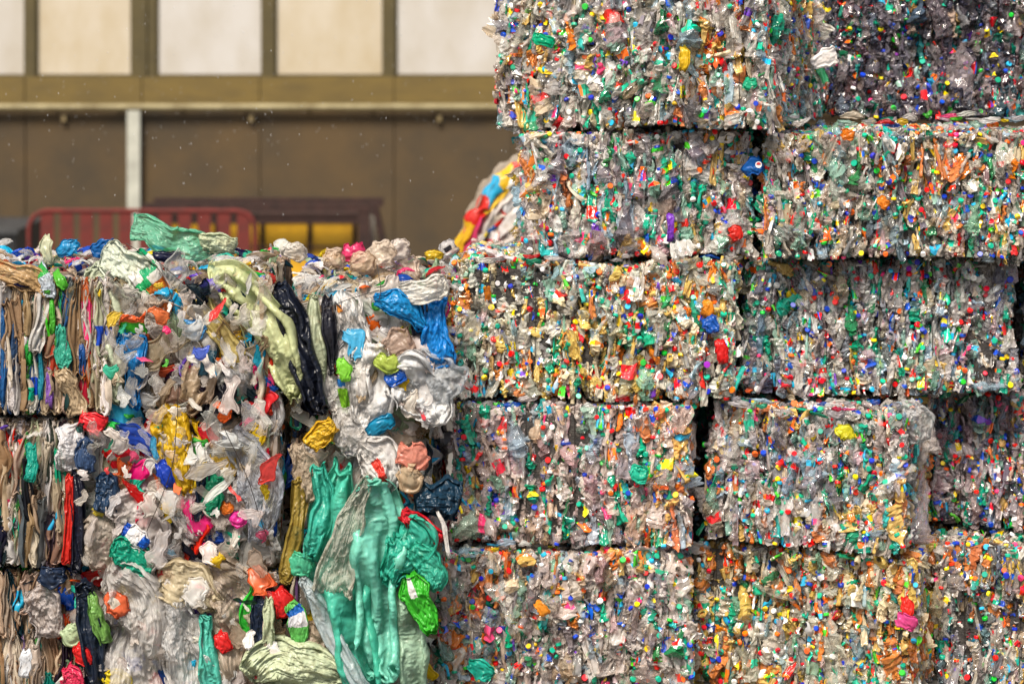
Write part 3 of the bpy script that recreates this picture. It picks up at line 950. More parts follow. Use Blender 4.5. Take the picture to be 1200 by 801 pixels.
D('plastic_bag', fL, YL - .09, [(120, 600, 26), (115, 635, 40), (120, 670, 28)], (.66, .58, .50), .5, .08, .02, 2, .03, 9, 68)
D('plastic_bag', fL, YL - .10, [(215, 520, 36), (225, 560, 50), (218, 600, 46), (232, 640, 24)], (.76, .73, .72), .55, .09, .02, 2, .03, 9, 69)
D('plastic_wrapper', fL, YL - .13, [(186, 541, 12), (194, 555, 16), (200, 572, 10)], (.01, .05, .45), 0, .04, .01, 2, .01, 12, 70)
D('plastic_wrapper', fL, YL - .11, [(238, 536, 9), (234, 555, 11), (228, 575, 8)], (.85, .62, .02), 0, .03, .01, 2, .01, 12, 71)
D('black_bag', fL, YL - .10, [(240, 550, 14), (238, 580, 16), (230, 612, 12)], (.01, .02, .05), 0, .04, .01, 2, .015, 12, 72)
D('plastic_bag', fL, YL - .10, [(253, 556, 14), (250, 580, 24), (244, 606, 16)], (.01, .30, .15), 0, .05, .02, 2, .02, 12, 73)
D('plastic_wrapper', fL, YL - .12, [(268, 606, 12), (278, 608, 18), (288, 604, 12)], (.80, .04, .35), 0, .04, .01, 2, .02, 14, 74)
D('plastic_wrapper', fL, YL - .13, [(165, 590, 10), (170, 605, 18), (162, 618, 12)], (.62, .02, .08), 0, .04, .01, 2, .02, 14, 75)
D('plastic_bag', fL, YL - .12, [(268, 508, 22), (292, 540, 44), (308, 575, 46), (305, 610, 30), (296, 635, 12)], (.66, .70, .78), .65, .08, .02, 3, .02, 12, 76, 'clear blue tinted bag')
D('plastic_wrapper', fL, YL - .12, [(142, 616, 14), (160, 628, 20), (175, 640, 16)], (.80, .80, .82), 0, .05, .01, 2, .02, 14, 77, 'white and blue wrapper', prints=[(-1, 1, 0, .22, (.01, .08, .5)), (-.8, .5, .65, .95, (.01, .12, .6))])
D('plastic_bag', fL, YL - .13, [(130, 640, 20), (155, 648, 32), (178, 672, 22)], (.01, .38, .24), .1, .05, .02, 2, .02, 12, 78)
D('plastic_wrapper', fL, YL - .09, [(35, 520, 10), (38, 545, 14), (34, 565, 9)], (.01, .34, .26), 0, .04, .01, 2, .012, 12, 79)
D('plastic_wrapper', fL, YL - .13, [(258, 590, 8), (266, 596, 12), (272, 592, 8)], (.80, .2, .02), 0, .03, .01, 2, .012, 12, 80)
D('plastic_sheet', fL, YL - .06, [(255, 520, 22), (262, 545, 28), (258, 565, 20)], (.70, .46, .06), .3, .05, .02, 2, .02, 12, 81)
# --- bottom
D('clear_sheet', fM, YL - .12, [(125, 668, 26), (150, 690, 56), (165, 730, 70), (160, 775, 74), (162, 830, 70)], (.76, .74, .72), .55, .12, .04, 3, .025, 9, 90, 'cloudy clear sheet bulging forward')
D('clear_sheet', fM, YL - .12, [(196, 676, 20), (205, 710, 36), (216, 760, 44), (222, 830, 40)], (.80, .80, .80), .5, .10, .04, 4, .02, 10, 91)
D('clear_sheet', fM, YL - .09, [(235, 665, 40), (262, 690, 70), (280, 730, 66), (285, 790, 60), (285, 835, 50)], (.60, .50, .40), .4, .12, .04, 3, .03, 8, 92)
D('plastic_sheet', fM, YL - .15, [(180, 678, 26), (205, 682, 46), (232, 690, 40), (250, 715, 26)], (.72, .62, .42), .4, .08, .03, 3, .02, 9, 93)
D('film_strip', fM, YL - .14, [(240, 720, 12), (242, 750, 18), (246, 790, 20), (250, 830, 20)], (.12, .62, .50), .15, .05, .02, 2, .02, 12, 94, 'aqua strip')
D('plastic_wrapper', fM, YL - .15, [(254, 742, 10), (262, 752, 18), (268, 764, 10)], (.72, .02, .02), 0, .04, .01, 2, .02, 12, 95)
D('black_bag', fM, YL - .13, [(98, 680, 16), (102, 710, 24), (108, 750, 26), (116, 800, 30), (118, 830, 28)], (.012, .02, .04), 0, .06, .02, 2, .02, 12, 96)
D('film_strip', fM, YL - .14, [(106, 692, 8), (114, 720, 14), (124, 755, 14)], (.20, .42, .10), 0, .04, .01, 2, .02, 12, 97)
D('plastic_wrapper', fM, YL - .16, [(124, 696, 14), (136, 706, 24), (146, 722, 16)], (.80, .16, .06), .1, .05, .01, 2, .02, 12, 98, prints=[(-.4, .4, .2, .6, (.75, .7, .6))])
D('plastic_wrapper', fM, YL - .16, [(88, 756, 10), (98, 768, 18), (106, 782, 12)], (.74, .02, .02), 0, .05, .01, 2, .02, 12, 99)
D('plastic_bag', fM, YL - .16, [(76, 782, 14), (86, 794, 26), (84, 820, 26)], (.75, .04, .12), .1, .05, .02, 2, .03, 14, 100)
D('plastic_bag', fM, YL - .14, [(120, 790, 14), (136, 796, 24), (146, 812, 20)], (.78, .62, .02), .1, .05, .02, 2, .03, 14, 101)
D('film_strip', fM, YL - .12, [(76, 735, 14), (84, 745, 22), (96, 740, 18)], (.50, .62, .38), .1, .05, .02, 2, .02, 14, 102)
D('black_bag', fM, YL - .10, [(45, 672, 14), (60, 676, 24), (76, 672, 12)], (.015, .03, .07), 0, .05, .02, 2, .02, 14, 103)
D('plastic_bag', fM, YL - .09, [(40, 690, 24), (52, 715, 38), (56, 750, 34)], (.64, .58, .56), .4, .07, .02, 2, .03, 10, 104)
D('plastic_wrapper', fM, YL - .14, [(30, 762, 8), (30, 778, 14), (26, 795, 10)], (.72, .75, .80), 0, .04, .01, 2, .02, 14, 105)
# --- column by the bottle stack
bN, gN = D('printed_bag', fN, YL - .05, [(398, 345, 30, .05), (408, 385, 52), (405, 430, 56), (410, 480, 44), (400, 510, 30)], (.80, .78, .76), .2, .08, .015, 2, .012, 9, 120, 'white bag with black and orange print', prints=[(.05, .4, .07, .12, (.8, .3, .05)), (.1, .4, .48, .54, (.75, .16, .03)), (.05, .35, .56, .60, (.02, .2, .6)), (.0, .4, .61, .78, (.25, .62, .03))])
for tx_, u_, v_ in (('N', .35, .17), ('J', .40, .24), ('N', .30, .36), ('V', .32, .43), ('o', -.05, .40), ('5', -.05, .46), ('o', -.08, .52)):
    letters(tx_, gN, u_, v_, .42 if tx_ in 'NJV' else .25, .09 if tx_ in 'NJV' else .055, bN.parent, M_INK, False)
D('plastic_bag', fN, YL - .08, [(432, 400, 30), (436, 440, 50), (438, 475, 46), (425, 505, 26)], (.80, .80, .80), .2, .09, .03, 2, .03, 10, 121)
D('plastic_bag', fN, YL - .10, [(455, 440, 40), (485, 450, 64), (505, 475, 50), (515, 500, 24)], (.82, .83, .84), .2, .08, .03, 2, .03, 10, 122)
D('clear_sheet', fN, YL - .09, [(480, 420, 30), (510, 445, 56), (528, 470, 44)], (.66, .70, .74), .65, .06, .03, 4, .02, 11, 123)
D('blue_bag', fN, YL - .09, [(508, 352, 22, .03), (509, 380, 28), (513, 410, 34), (518, 434, 26)], (.01, .24, .70), .05, .06, .04, 3, .012, 10, 124, 'bright blue bag hanging by the bottle stack')
D('blue_bag', fN, YL - .10, [(436, 352, 14, .03), (460, 354, 22), (482, 366, 24), (497, 388, 14)], (.01, .26, .62), .05, .06, .02, 2, .02, 12, 125)
D('plastic_sheet', fN, YL - .11, [(462, 345, 10, .06), (490, 342, 24), (515, 334, 30), (524, 330, 12)], (.80, .78, .72), .2, .06, .03, 2, .015, 9, 126)
D('plastic_bag', fN, YL - .09, [(482, 395, 24), (466, 402, 30), (452, 412, 18)], (.55, .40, .32), .5, .06, .03, 2, .03, 12, 127)
D('plastic_wrapper', fN, YL - .12, [(398, 420, 8), (404, 435, 16), (405, 448, 10)], (.22, .62, .05), 0, .04, .01, 2, .02, 12, 128)
D('blue_bag', fN, YL - .10, [(450, 438, 12), (464, 440, 22), (474, 432, 14)], (.01, .10, .50), .05, .05, .02, 2, .02, 12, 129)
D('plastic_bag', fN, YL - .10, [(440, 418, 12), (455, 428, 20), (468, 418, 12)], (.45, .58, .10), .1, .05, .02, 2, .02, 12, 130)
D('film_strip', fN, YL - .06, [(366, 345, 10, .04), (368, 385, 20), (372, 420, 18), (374, 450, 14)], (.52, .58, .40), .2, .06, .02, 2, .02, 12, 131)
D('film_strip', fN, YL - .08, [(383, 348, 10, .04), (384, 375, 14), (388, 410, 14), (390, 440, 10)], (.02, .02, .03), .1, .05, .02, 2, .02, 12, 132)
D('black_bag', fN, YL - .06, [(492, 352, 18, .03), (494, 372, 22), (490, 395, 14)], (.02, .025, .05), 0, .05, .02, 2, .02, 12, 133)
D('plastic_sheet', fN, YL - .10, [(362, 525, 18), (376, 508, 26), (392, 496, 16)], (.80, .50, .03), .1, .05, .02, 2, .02, 12, 134)
D('plastic_bag', fN, YL - .09, [(398, 480, 20), (410, 510, 34), (420, 535, 24)], (.72, .70, .68), .5, .07, .03, 3, .02, 12, 135)
D('blue_bag', fN, YL - .10, [(430, 510, 10), (448, 496, 20), (462, 492, 12)], (.01, .28, .50), .05, .05, .02, 2, .02, 12, 136)
# --- middle: the teal sheets
D('teal_sheet', fO, YL - .12, [(400, 548, 26), (392, 590, 48), (398, 650, 60), (408, 720, 50), (425, 790, 44), (440, 835, 36)], (.11, .68, .50), .25, .10, .05, 3, .03, 9, 140, 'large teal sheet hanging in deep folds')
D('teal_sheet', fO, YL - .17, [(426, 562, 20), (438, 590, 54), (444, 640, 60), (440, 700, 52), (442, 745, 44), (450, 800, 28)], (.26, .80, .64), .25, .09, .035, 2.5, .03, 10, 149, 'lighter teal sheet over the larger one')
D('teal_sheet', fO, YL - .14, [(372, 545, 16), (380, 580, 24), (372, 620, 22), (362, 655, 12)], (.06, .50, .38), .1, .06, .03, 2, .02, 12, 142)
D('teal_bag', fO, YL - .20, [(468, 612, 20), (482, 628, 56), (476, 650, 50), (462, 668, 30), (456, 688, 16)], (.06, .58, .43), .35, .09, .03, 2.5, .025, 10, 143, 'knotted teal bag')
D('teal_bag', fO, YL - .18, [(480, 640, 18), (500, 655, 30), (512, 672, 24), (510, 692, 12)], (.06, .56, .40), .35, .07, .03, 2.5, .025, 10, 144)
D('clear_sheet', fO, YL - .24, [(432, 560, 10), (418, 590, 20), (402, 640, 38), (388, 700, 46)], (.66, .66, .58), .55, .04, .02, 3, .015, 10, 145, 'clear strip lying over the teal sheet')
D('plastic_sheet', fO, YL - .13, [(350, 560, 14), (350, 600, 18), (340, 650, 18), (334, 685, 12)], (.36, .26, .05), .2, .06, .03, 2, .03, 12, 146)
D('plastic_sheet', fO, YL - .11, [(345, 520, 20), (358, 550, 26), (362, 590, 18)], (.55, .45, .34), .3, .06, .03, 2, .03, 12, 147)
D('plastic_bag', fO, YL - .15, [(340, 650, 14), (352, 660, 26), (366, 668, 16)], (.10, .60, .36), .3, .06, .02, 2, .02, 12, 148)
D('plastic_bag', fO, YL - .13, [(420, 520, 16), (440, 535, 44), (452, 558, 36), (446, 580, 16)], (.80, .78, .76), .3, .08, .03, 2, .03, 10, 149, 'white carrier bag with a red patch', prints=[(-.1, .35, .35, .8, (.75, .05, .03))])
D('plastic_bag', fO, YL - .14, [(465, 530, 20), (485, 535, 30), (500, 528, 18)], (.80, .30, .22), .3, .07, .03, 2, .03, 12, 150)
D('plastic_bag', fO, YL - .14, [(468, 548, 20), (482, 558, 30), (492, 552, 16)], (.62, .46, .30), .3, .07, .03, 2, .03, 12, 151)
D('plastic_bag', fO, YL - .16, [(470, 600, 12), (488, 612, 20), (510, 628, 24), (518, 634, 12)], (.66, .015, .03), .1, .06, .02, 2, .03, 12, 152)
D('film_strip', fO, YL - .20, [(512, 600, 3), (520, 615, 5), (524, 640, 5), (527, 655, 4)], (.78, .76, .74), .1, .02, .004, 1, .004, 12, 153)
D('foil_packet', fO, YL - .20, [(478, 672, 16), (488, 695, 30), (500, 722, 28), (505, 742, 12)], (.05, .48, .03), 0, .06, .02, 2, .03, 12, 154, 'glossy bright green packet', prints=[(-.1, .35, .05, .35, (.7, .7, .7))])
D('plastic_bag', fO, YL - .08, [(500, 650, 20), (505, 665, 30), (515, 680, 18)], (.65, .60, .55), .3, .05, .02, 2, .03, 12, 155)
D('plastic_sheet', fP, YL - .15, [(462, 690, 20), (475, 725, 28), (482, 765, 34), (486, 820, 32)], (.42, .62, .46), .2, .07, .03, 3, .02, 12, 160)
D('film_strip', fP, YL - .16, [(352, 676, 10), (368, 700, 16), (390, 745, 20), (412, 785, 22), (432, 820, 20)], (.60, .70, .74), .4, .06, .02, 3, .02, 12, 161, 'long pale blue strip running diagonally')
D('plastic_sheet', fP, YL - .17, [(292, 800, 40), (320, 775, 50), (350, 780, 50), (385, 792, 44), (405, 805, 20)], (.60, .68, .46), .05, .08, .03, 2, .02, 10, 162, 'pale green sheet at the foot')
D('film_strip', fP, YL - .15, [(315, 700, 8), (315, 730, 13), (313, 765, 15)], (.60, .68, .46), .05, .04, .01, 2, .02, 10, 163)
D('plastic_bag', fP, YL - .12, [(325, 690, 14), (332, 705, 22), (334, 725, 16)], (.70, .02, .02), .1, .05, .02, 2, .02, 12, 164)
D('plastic_wrapper', fP, YL - .13, [(338, 705, 12), (348, 720, 18), (350, 745, 20), (350, 760, 10)], (.12, .48, .10), 0, .05, .01, 2, .02, 12, 165, 'green and blue printed wrapper', prints=[(-1, 1, .3, .5, (.75, .75, .8)), (-1, 1, .15, .3, (.02, .15, .55))])
D('plastic_sheet', fP, YL - .10, [(310, 690, 18), (306, 720, 22), (304, 760, 18)], (.01, .02, .05), 0, .05, .02, 2, .02, 12, 166)
D('plastic_bag', fP, YL - .11, [(355, 735, 30), (370, 760, 46), (372, 790, 40)], (.50, .40, .30), .35, .07, .03, 2, .03, 12, 167)

D('black_bag', fO, YL - .12, [(484, 586, 30), (500, 585, 40), (520, 586, 42), (540, 590, 34)], (.012, .045, .085), 0, .12, .02, 2, .02, 12, 170, 'dark navy bag stuffed into the gap')

# thin wires crossing the film bales
for par, pts in [(fK, [(148, 285, -.02), (170, 300, -.08), (192, 325, -.14), (206, 370, -.16), (209, 430, -.16), (208, 490, -.15)]),
                 (fL, [(207, 492, -.2), (203, 540, -.2), (190, 580, -.2), (172, 622, -.2)]),
                 (fK, [(180, 302, -.1), (210, 328, -.14), (250, 365, -.17), (290, 410, -.17)]),
                 (fL, [(262, 500, -.2), (290, 560, -.22), (306, 610, -.2), (318, 640, -.15)]),
                 (fN, [(442, 310, -.02), (446, 338, -.1), (444, 352, -.12)]), (fN, [(380, 362, -.14), (410, 350, -.14), (444, 340, -.14)])]:
    mb = MB()
    C = catmull(np.array([list(W(x, y, YL + dy)) for x, y, dy in pts]), 30)
    mb.tube(C, .0022, 5)
    mb.build('baling_wire', M_WIRE, par, smooth=True, origin=par.location)

# loose pieces lying on top of the film bales
def loose(name, label, cat, *args, **kw):
    o, g = D(name, None, *args, **kw)
    tag(o, label, cat)
    return o, g

loose('plastic_sheet', 'crumpled mint green sheet lying on top of the film bales', 'plastic sheet', YL + .55, [(152, 266, 22), (175, 270, 30), (200, 285, 36), (228, 288, 34), (252, 292, 12)], (.20, .60, .40), .4, .10, .03, 2, .02, 8, 301)
loose('plastic_sheet', 'pale green sheet end beside the mint green sheet', 'plastic sheet', YL + .6, [(232, 284, 16), (252, 284, 24), (276, 290, 14)], (.60, .66, .45), .1, .08, .04, 2, .02, 8, 302)
loose('plastic_wad', 'small upright pale leaf shaped scrap on the bale top', 'plastic scrap', YL + .3, [(54, 275, 5), (54, 286, 14), (56, 298, 12), (58, 312, 8)], (.60, .62, .42), .1, .05, .01, 2, .01, 12, 303)
loose('plastic_wad', 'blue scrap with a white end on the bale top', 'plastic scrap', YL + .35, [(66, 298, 8), (80, 290, 18), (92, 285, 10)], (.02, .30, .62), .1, .06, .02, 2, .02, 12, 304)
loose('plastic_wad', 'twisted dark blue bag on the bale top', 'plastic bag', YL + .35, [(106, 296, 10), (120, 291, 20), (134, 289, 18)], (.01, .12, .38), 0, .06, .02, 2, .03, 12, 305)
loose('plastic_wad', 'pink and magenta wad on the bale top', 'plastic bag', YL + .5, [(400, 296, 16), (412, 298, 22), (428, 294, 18)], (.78, .05, .18), .1, .10, .03, 2, .04, 12, 306)
loose('plastic_wad', 'black bag scrap in front of the mint green sheet', 'plastic bag', YL + .2, [(178, 300, 8), (195, 300, 12), (212, 300, 8)], (.012, .015, .05), 0, .05, .02, 2, .03, 12, 307)
loose('plastic_wad', 'white translucent lump with a pointed tip on the bale top', 'plastic bag', YL + .5, [(345, 284, 12), (345, 292, 26), (340, 304, 24)], (.76, .72, .66), .3, .12, .03, 2, .04, 12, 308)
loose('plastic_wad', 'beige rounded bag lump on the bale top', 'plastic bag', YL + .45, [(392, 290, 14), (392, 302, 24), (390, 314, 20)], (.66, .52, .40), .3, .12, .03, 2, .04, 12, 309)
for i, (x, y, s, c, lb) in enumerate([(425, 308, 30, (.68, .52, .38), 'lowest peach coloured bag of the lumpy heap on the bale top'), (448, 296, 32, (.74, .62, .50), 'middle peach bag of the lumpy heap on the bale top'), (468, 292, 26, (.80, .72, .66), 'whitish bag crowning the lumpy heap by the bottle stack'), (478, 315, 30, (.66, .52, .42), 'brownish bag at the foot of the lumpy heap')]):
    loose('plastic_wad', lb, 'plastic bag', YL + .35 + .05 * i, [(x - 2, y - s * .45, s * .5), (x, y, s), (x + 2, y + s * .5, s * .7)], c, .3, .13, .03, 1.5, .05, 9, 320 + i)
loose('plastic_wad', 'grey white bag with a dark patch below the rounded strip bale', 'plastic bag', YL + .9, [(520, 283, 12), (525, 292, 22), (530, 300, 18)], (.62, .60, .60), .2, .10, .02, 2, .03, 12, 330, prints=[(-.5, .3, .3, .6, (.03, .03, .04))])
loose('plastic_wad', 'yellow scrap at the end of the film bale top', 'plastic scrap', YL + .7, [(498, 301, 8), (510, 298, 12), (520, 301, 6)], (.75, .52, .03), .1, .06, .02, 2, .03, 12, 331)
# crushed bottle lying on the beige bale's top edge
def loose_bottle(px, py, Y, ti, M3, col, capc, label):
    root = empty('crushed_bottle', W(px, py, Y)); tag(root, label, 'plastic bottle')
    t = BOT[ti]
    n = len(t.Q)
    mesh_np('bottle_body', (t.V - t.V.mean(0)) @ M3.T, t.Q, M_PET, root, np.tile(col, (n, 1)), .6, False)
    top = (t.top - t.V.mean(0)) @ M3.T
    cp = CAPT[0]
    mesh_np('bottle_cap', cp.V @ M3.T * 1.1 + top, cp.Q, M_CAP, root, np.tile(capc, (len(cp.Q), 1)), 0, True)
loose_bottle(578, 296, 13.5, 3, rot('y', 1.9), (.78, .76, .78), (.62, .01, .01), 'white crushed bottle with a red cap on the beige bale, beside the strip bale')
loose_bottle(800, 292, 13.33, 7, rot('y', 1.4) @ rot('z', 1.2), (.70, .69, .66), (.8, .8, .75), 'clear crushed bottle in the seam above the beige bale')

# big distinct pieces stuck in the bottle bales
def in_bale(idx_label, name, Y, line, col, **kw):
    par = [o for o in COL.objects if o.get('label') == idx_label][0]
    o, g = D(name, None, Y, line, col, **kw)
    o.parent = par
    o.matrix_parent_inverse = (Matrix.Translation(par.location) @ par.rotation_euler.to_matrix().to_4x4()).inverted()
    return o, g
LB = {o['label']: o for o in COL.objects if o.name.startswith('plastic_bottle_bale')}
lab = list(LB)
def f(i): return lab[i]
B0 = dict(bulge=.03, fold=.008, nf=2, crum=.012, freq=16)
PIECES = [
    (6, 'red_wrapper', 13.28, [(843, 398, 8), (846, 412, 14), (848, 427, 12)], (.72, .015, .015)),
    (6, 'blue_wrapper', 13.28, [(828, 372, 12), (834, 381, 18), (836, 391, 12)], (.01, .10, .48)),
    (6, 'orange_wrapper', 13.3, [(826, 352, 8), (830, 360, 14), (826, 372, 8)], (.85, .30, .02)),
    (9, 'red_wrapper', 13.38, [(856, 266, 8), (862, 272, 16), (862, 284, 9)], (.75, .03, .02)),
    (9, 'purple_wrapper', 13.38, [(785, 250, 6), (786, 266, 8), (785, 284, 6)], (.22, .05, .55)),
    (11, 'green_bottle', 13.30, [(624, 42, 9), (636, 47, 13), (650, 52, 11)], (.0, .45, .22)),
    (11, 'orange_wrapper', 13.02, [(952, 76, 10), (968, 68, 22), (982, 64, 16)], (.80, .76, .74)),
    (11, 'yellow_wrapper', 13.15, [(800, 54, 8), (803, 68, 12), (800, 84, 8)], (.80, .52, .02)),
    (11, 'green_wrapper', 13.10, [(872, 96, 10), (878, 98, 14), (888, 96, 10)], (.02, .46, .25)),
    (10, 'orange_ball', 13.27, [(987, 155, 7), (994, 158, 14), (1002, 160, 8)], (.85, .22, .01)),
    (10, 'orange_wrapper', 13.27, [(1030, 232, 8), (1036, 238, 13), (1042, 243, 7)], (.85, .25, .02)),
    (1, 'red_wrapper', 13.0, [(1060, 700, 8), (1064, 712, 14), (1060, 724, 10)], (.78, .03, .02)),
    (1, 'pink_wrapper', 13.0, [(1052, 722, 12), (1066, 730, 18), (1074, 736, 10)], (.75, .08, .30)),
    (3, 'teal_wrapper', 13.2, [(740, 548, 10), (752, 556, 22), (760, 558, 10)], (.02, .50, .33)),
    (0, 'orange_wrapper', 13.2, [(628, 706, 8), (636, 714, 13), (640, 722, 8)], (.85, .32, .03)),
    (0, 'teal_wrapper', 13.2, [(548, 778, 12), (566, 785, 22), (576, 795, 14)], (.02, .50, .38)),
    (4, 'yellow_wrapper', 12.98, [(980, 502, 10), (992, 508, 18), (994, 516, 10)], (.72, .68, .03)),
    (4, 'clear_sheet', 12.97, [(1068, 478, 20, .2), (1080, 500, 36, .2), (1090, 530, 26, .25)], (.66, .67, .68)),
    (5, 'clear_sheet', 14.0, [(1168, 575, 12), (1180, 590, 20), (1196, 604, 16)], (.70, .68, .72)),
]
for i, (bi, nm, Y, line, c) in enumerate(PIECES):
    in_bale(f(bi), nm.replace('orange_ball', 'orange_wrapper').replace('green_bottle', 'green_wrapper'), Y, line, c, clr=.5 if 'clear' in nm or 'ledge' in nm else 0, seed=400 + i, **B0)
rngl = np.random.default_rng(66)
for bi, x0_, x1_, yy, Y, n_ in ((10, 905, 1200, 141, 13.38, 30), (4, 850, 1060, 474, 13.14, 18), (6, 545, 850, 303, 13.40, 14), (3, 540, 790, 473, 13.37, 8), (0, 530, 800, 642, 13.33, 8), (7, 890, 1180, 310, 13.60, 6)):
    for q_ in range(n_):
        xx = rngl.uniform(x0_, x1_); ln = rngl.uniform(10, 30); y_ = yy + rngl.normal(0, 3.5) ; wd = rngl.uniform(2.5, 9)
        cc = pick(rngl, CLEAR if rngl.random() < .72 else LABELS) * .8
        in_bale(f(bi), 'film_strip', Y + rngl.uniform(0, .12), [(xx, y_, wd * .4), (xx + ln / 2, y_ + rngl.normal(0, 1.5), wd), (xx + ln, y_ + rngl.normal(0, 2), wd * .4)], cc, clr=.3, seed=600 + q_, bulge=.02, fold=.008, nf=2, crum=.015, freq=18)
# blue wrapper with a round red and white badge
o, g = in_bale(f(9), 'blue_wrapper', 13.36, [(872, 204, 10), (880, 196, 18), (894, 190, 16)], (.01, .16, .62), seed=450, **B0)
mb = MB()
for rr, cc, nm, off in ((.022, None, 'w', .05), ):
    pass
def disc(px, py, Y, r, half, name, mat, par):
    c = W(px, py, Y); n = 20
    a0, a1 = half
    th = np.linspace(a0, a1, n)
    V = [c] + [c + np.array([math.cos(t) * r, 0, math.sin(t) * r]) for t in th]
    V += [v + np.array([0, .003, 0]) for v in V]
    m = n + 1
    Q = [[0, i, i + 1, i + 1] for i in range(1, n)]
    V = np.array(V)
    me = bpy.data.meshes.new(name)
    fs = [(0, i + 1, i) for i in range(1, n)] + [(i, i + 1, m + i + 1, m + i) for i in range(1, n)]
    me.from_pydata([tuple(v) for v in V], [], fs); me.materials.append(mat)
    o = bpy.data.objects.new(name, me); COL.objects.link(o)
    o.parent = par; o.matrix_parent_inverse = par.matrix_world.inverted()
M_WHITE = simple('white_print', (.8, .8, .8), .4, 0, 9, .05)
bpy.context.view_layer.update()
P9 = LB[f(9)]
disc(889, 193, 13.30, .018, (0, 2 * math.pi), 'printed_badge', M_WHITE, P9)
disc(889, 193, 13.296, .013, (.25, math.pi - .1), 'printed_badge', M_INKR, P9)

# ------------------------------------------------------------------ rounded strip bale behind
YB = 19.0
bx = W(640, 250, YB)
def behind_box(label, z0, z1, seed, rz=.1):
    rng = np.random.default_rng(seed)
    root = empty('plastic_film_bale', (bx[0] + .15, YB + .1, z0), rz)
    tag(root, label, 'bale', 'bales of pressed plastic film')
    core_block(1.5, 1.1, z1 - z0, rng, root, .05)
    B = Bag()
    for face in ('front', 'left'):
        base = np.eye(3) if face == 'front' else rot('z', -math.pi / 2)
        for p, l in face_samples(rng, 1.5, 1.1, z1 - z0, face, .14, .2, 1):
            t = WAD[rng.integers(len(WAD))]
            B.add(t, base @ rot('y', rng.normal(0, .3)) @ np.diag([.14, .2, .3]), p, pick(rng, FILMS), .2, key=0)
    B.emit('film_wad', 'film_wads', M_FILM, root, smooth=True, nind=0)
behind_box('lowest film bale of the blurred pile behind the bottle stack', 0, .8, 501)
behind_box('film bale directly under the rounded strip bale', .82, 1.62, 502, .0)
rb = empty('plastic_film_bale', (bx[0], YB, 1.64))
tag(rb, 'rounded out of focus bale of long curved strips behind the bottle stack', 'bale', 'bales of pressed plastic film')
# domed core
n = 20
th = np.linspace(0, math.pi, n); ys = np.linspace(-.1, 1.2, 8)
V = np.array([[math.cos(t) * .68, y, max(0, math.sin(t)) * .92] for y in ys for t in th])
mb = MB(); mb.add(V, grid_faces(n, 8))
fr = np.array([[math.cos(t) * .68 * s, -.1, math.sin(t) * .92 * s] for s in (0.02, .5, 1) for t in th]); mb.add(fr, grid_faces(n, 3))
mb.build('packed_core', M_CORE, rb, smooth=True, recentre=False)
cols = [(.66, .58, .48), (.80, .52, .05), (.75, .72, .70), (.02, .16, .5), (.60, .50, .40), (.70, .64, .60), (.80, .30, .03), (.66, .6, .62), (.42, .30, .14), (.62, .46, .60), (.55, .42, .22), (.70, .65, .6), (.60, .42, .12), (.5, .36, .16)]
rng = np.random.default_rng(77)
for k in range(15):
    rad = 1.0 - k * .062
    c = [(.80, .48, .02), (.78, .50, .03), (.72, .66, .62), (.02, .13, .46), (.66, .58, .48), (.70, .66, .64), (.78, .30, .04), (.64, .56, .46), (.52, .42, .56), (.66, .6, .52), (.58, .42, .14), (.7, .66, .6), (.45, .32, .16), (.62, .5, .3), (.4, .3, .2)][k]
    nv, nu = 46, 6
    a = np.linspace(.0, math.pi * .99, nv)
    u = np.linspace(-1, 1, nu)
    A, U = np.meshgrid(a, u, indexing='ij')
    yy = -.12 - .03 * rng.random() - .02 * (1 - U ** 2) + U * .03 + .03 * np.abs(np.sin(U * 3 + A * 2 + k))
    rr = rad + U * .066 + .02 * np.sin(A * rng.uniform(5, 9) + k)
    # leftmost strips stand upright, the rest bow over to the side
    X = np.cos(A) * rr * .70; Z = np.sin(A) * rr * .94
    P = np.stack([X.ravel(), yy.ravel(), Z.ravel()], 1)
    P[:, 1] += crumple(P, rng, 12, .035, 4)
    P[:, 0] += crumple(P, rng, 9, .05, 3); P[:, 2] += crumple(P, rng, 9, .04, 3)
    q = grid_faces(nu, nv)
    C = np.tile(c, (len(q), 1))
    seg = (q[:, 0] // nu)
    if k == 0: C[(seg > 32) & (seg < 38)] = (.70, .03, .02); C[(seg > 26) & (seg < 30)] = (.70, .05, .03)
    if k == 1: C[(seg > 34) & (seg < 39)] = (.70, .03, .02)
    for _ in range(4):
        s0 = rng.integers(14, nv - 4); m = (seg >= s0) & (seg < s0 + rng.integers(3, 7)); C[m] = pick(rng, LABELS if rng.random() < .5 else FILMS)
    mesh_np('film_strip', P, q, M_FILM, rb, C, .05, True)
# cover over the dome
nv, nu = 40, 14
a = np.linspace(0, math.pi, nv); yv = np.linspace(-.14, 1.2, nu)
A, Yv = np.meshgrid(a, yv, indexing='ij')
P = np.stack([(np.cos(A) * .71).ravel(), Yv.ravel(), (np.sin(A) * .96).ravel()], 1)
P *= (1 + crumple(P, rng, 9, .07, 4))[:, None]
mesh_np('film_cover', P, grid_faces(nu, nv), M_FILM, rb, np.tile([.62, .52, .4], ((nv - 1) * (nu - 1), 1)), .05, True)

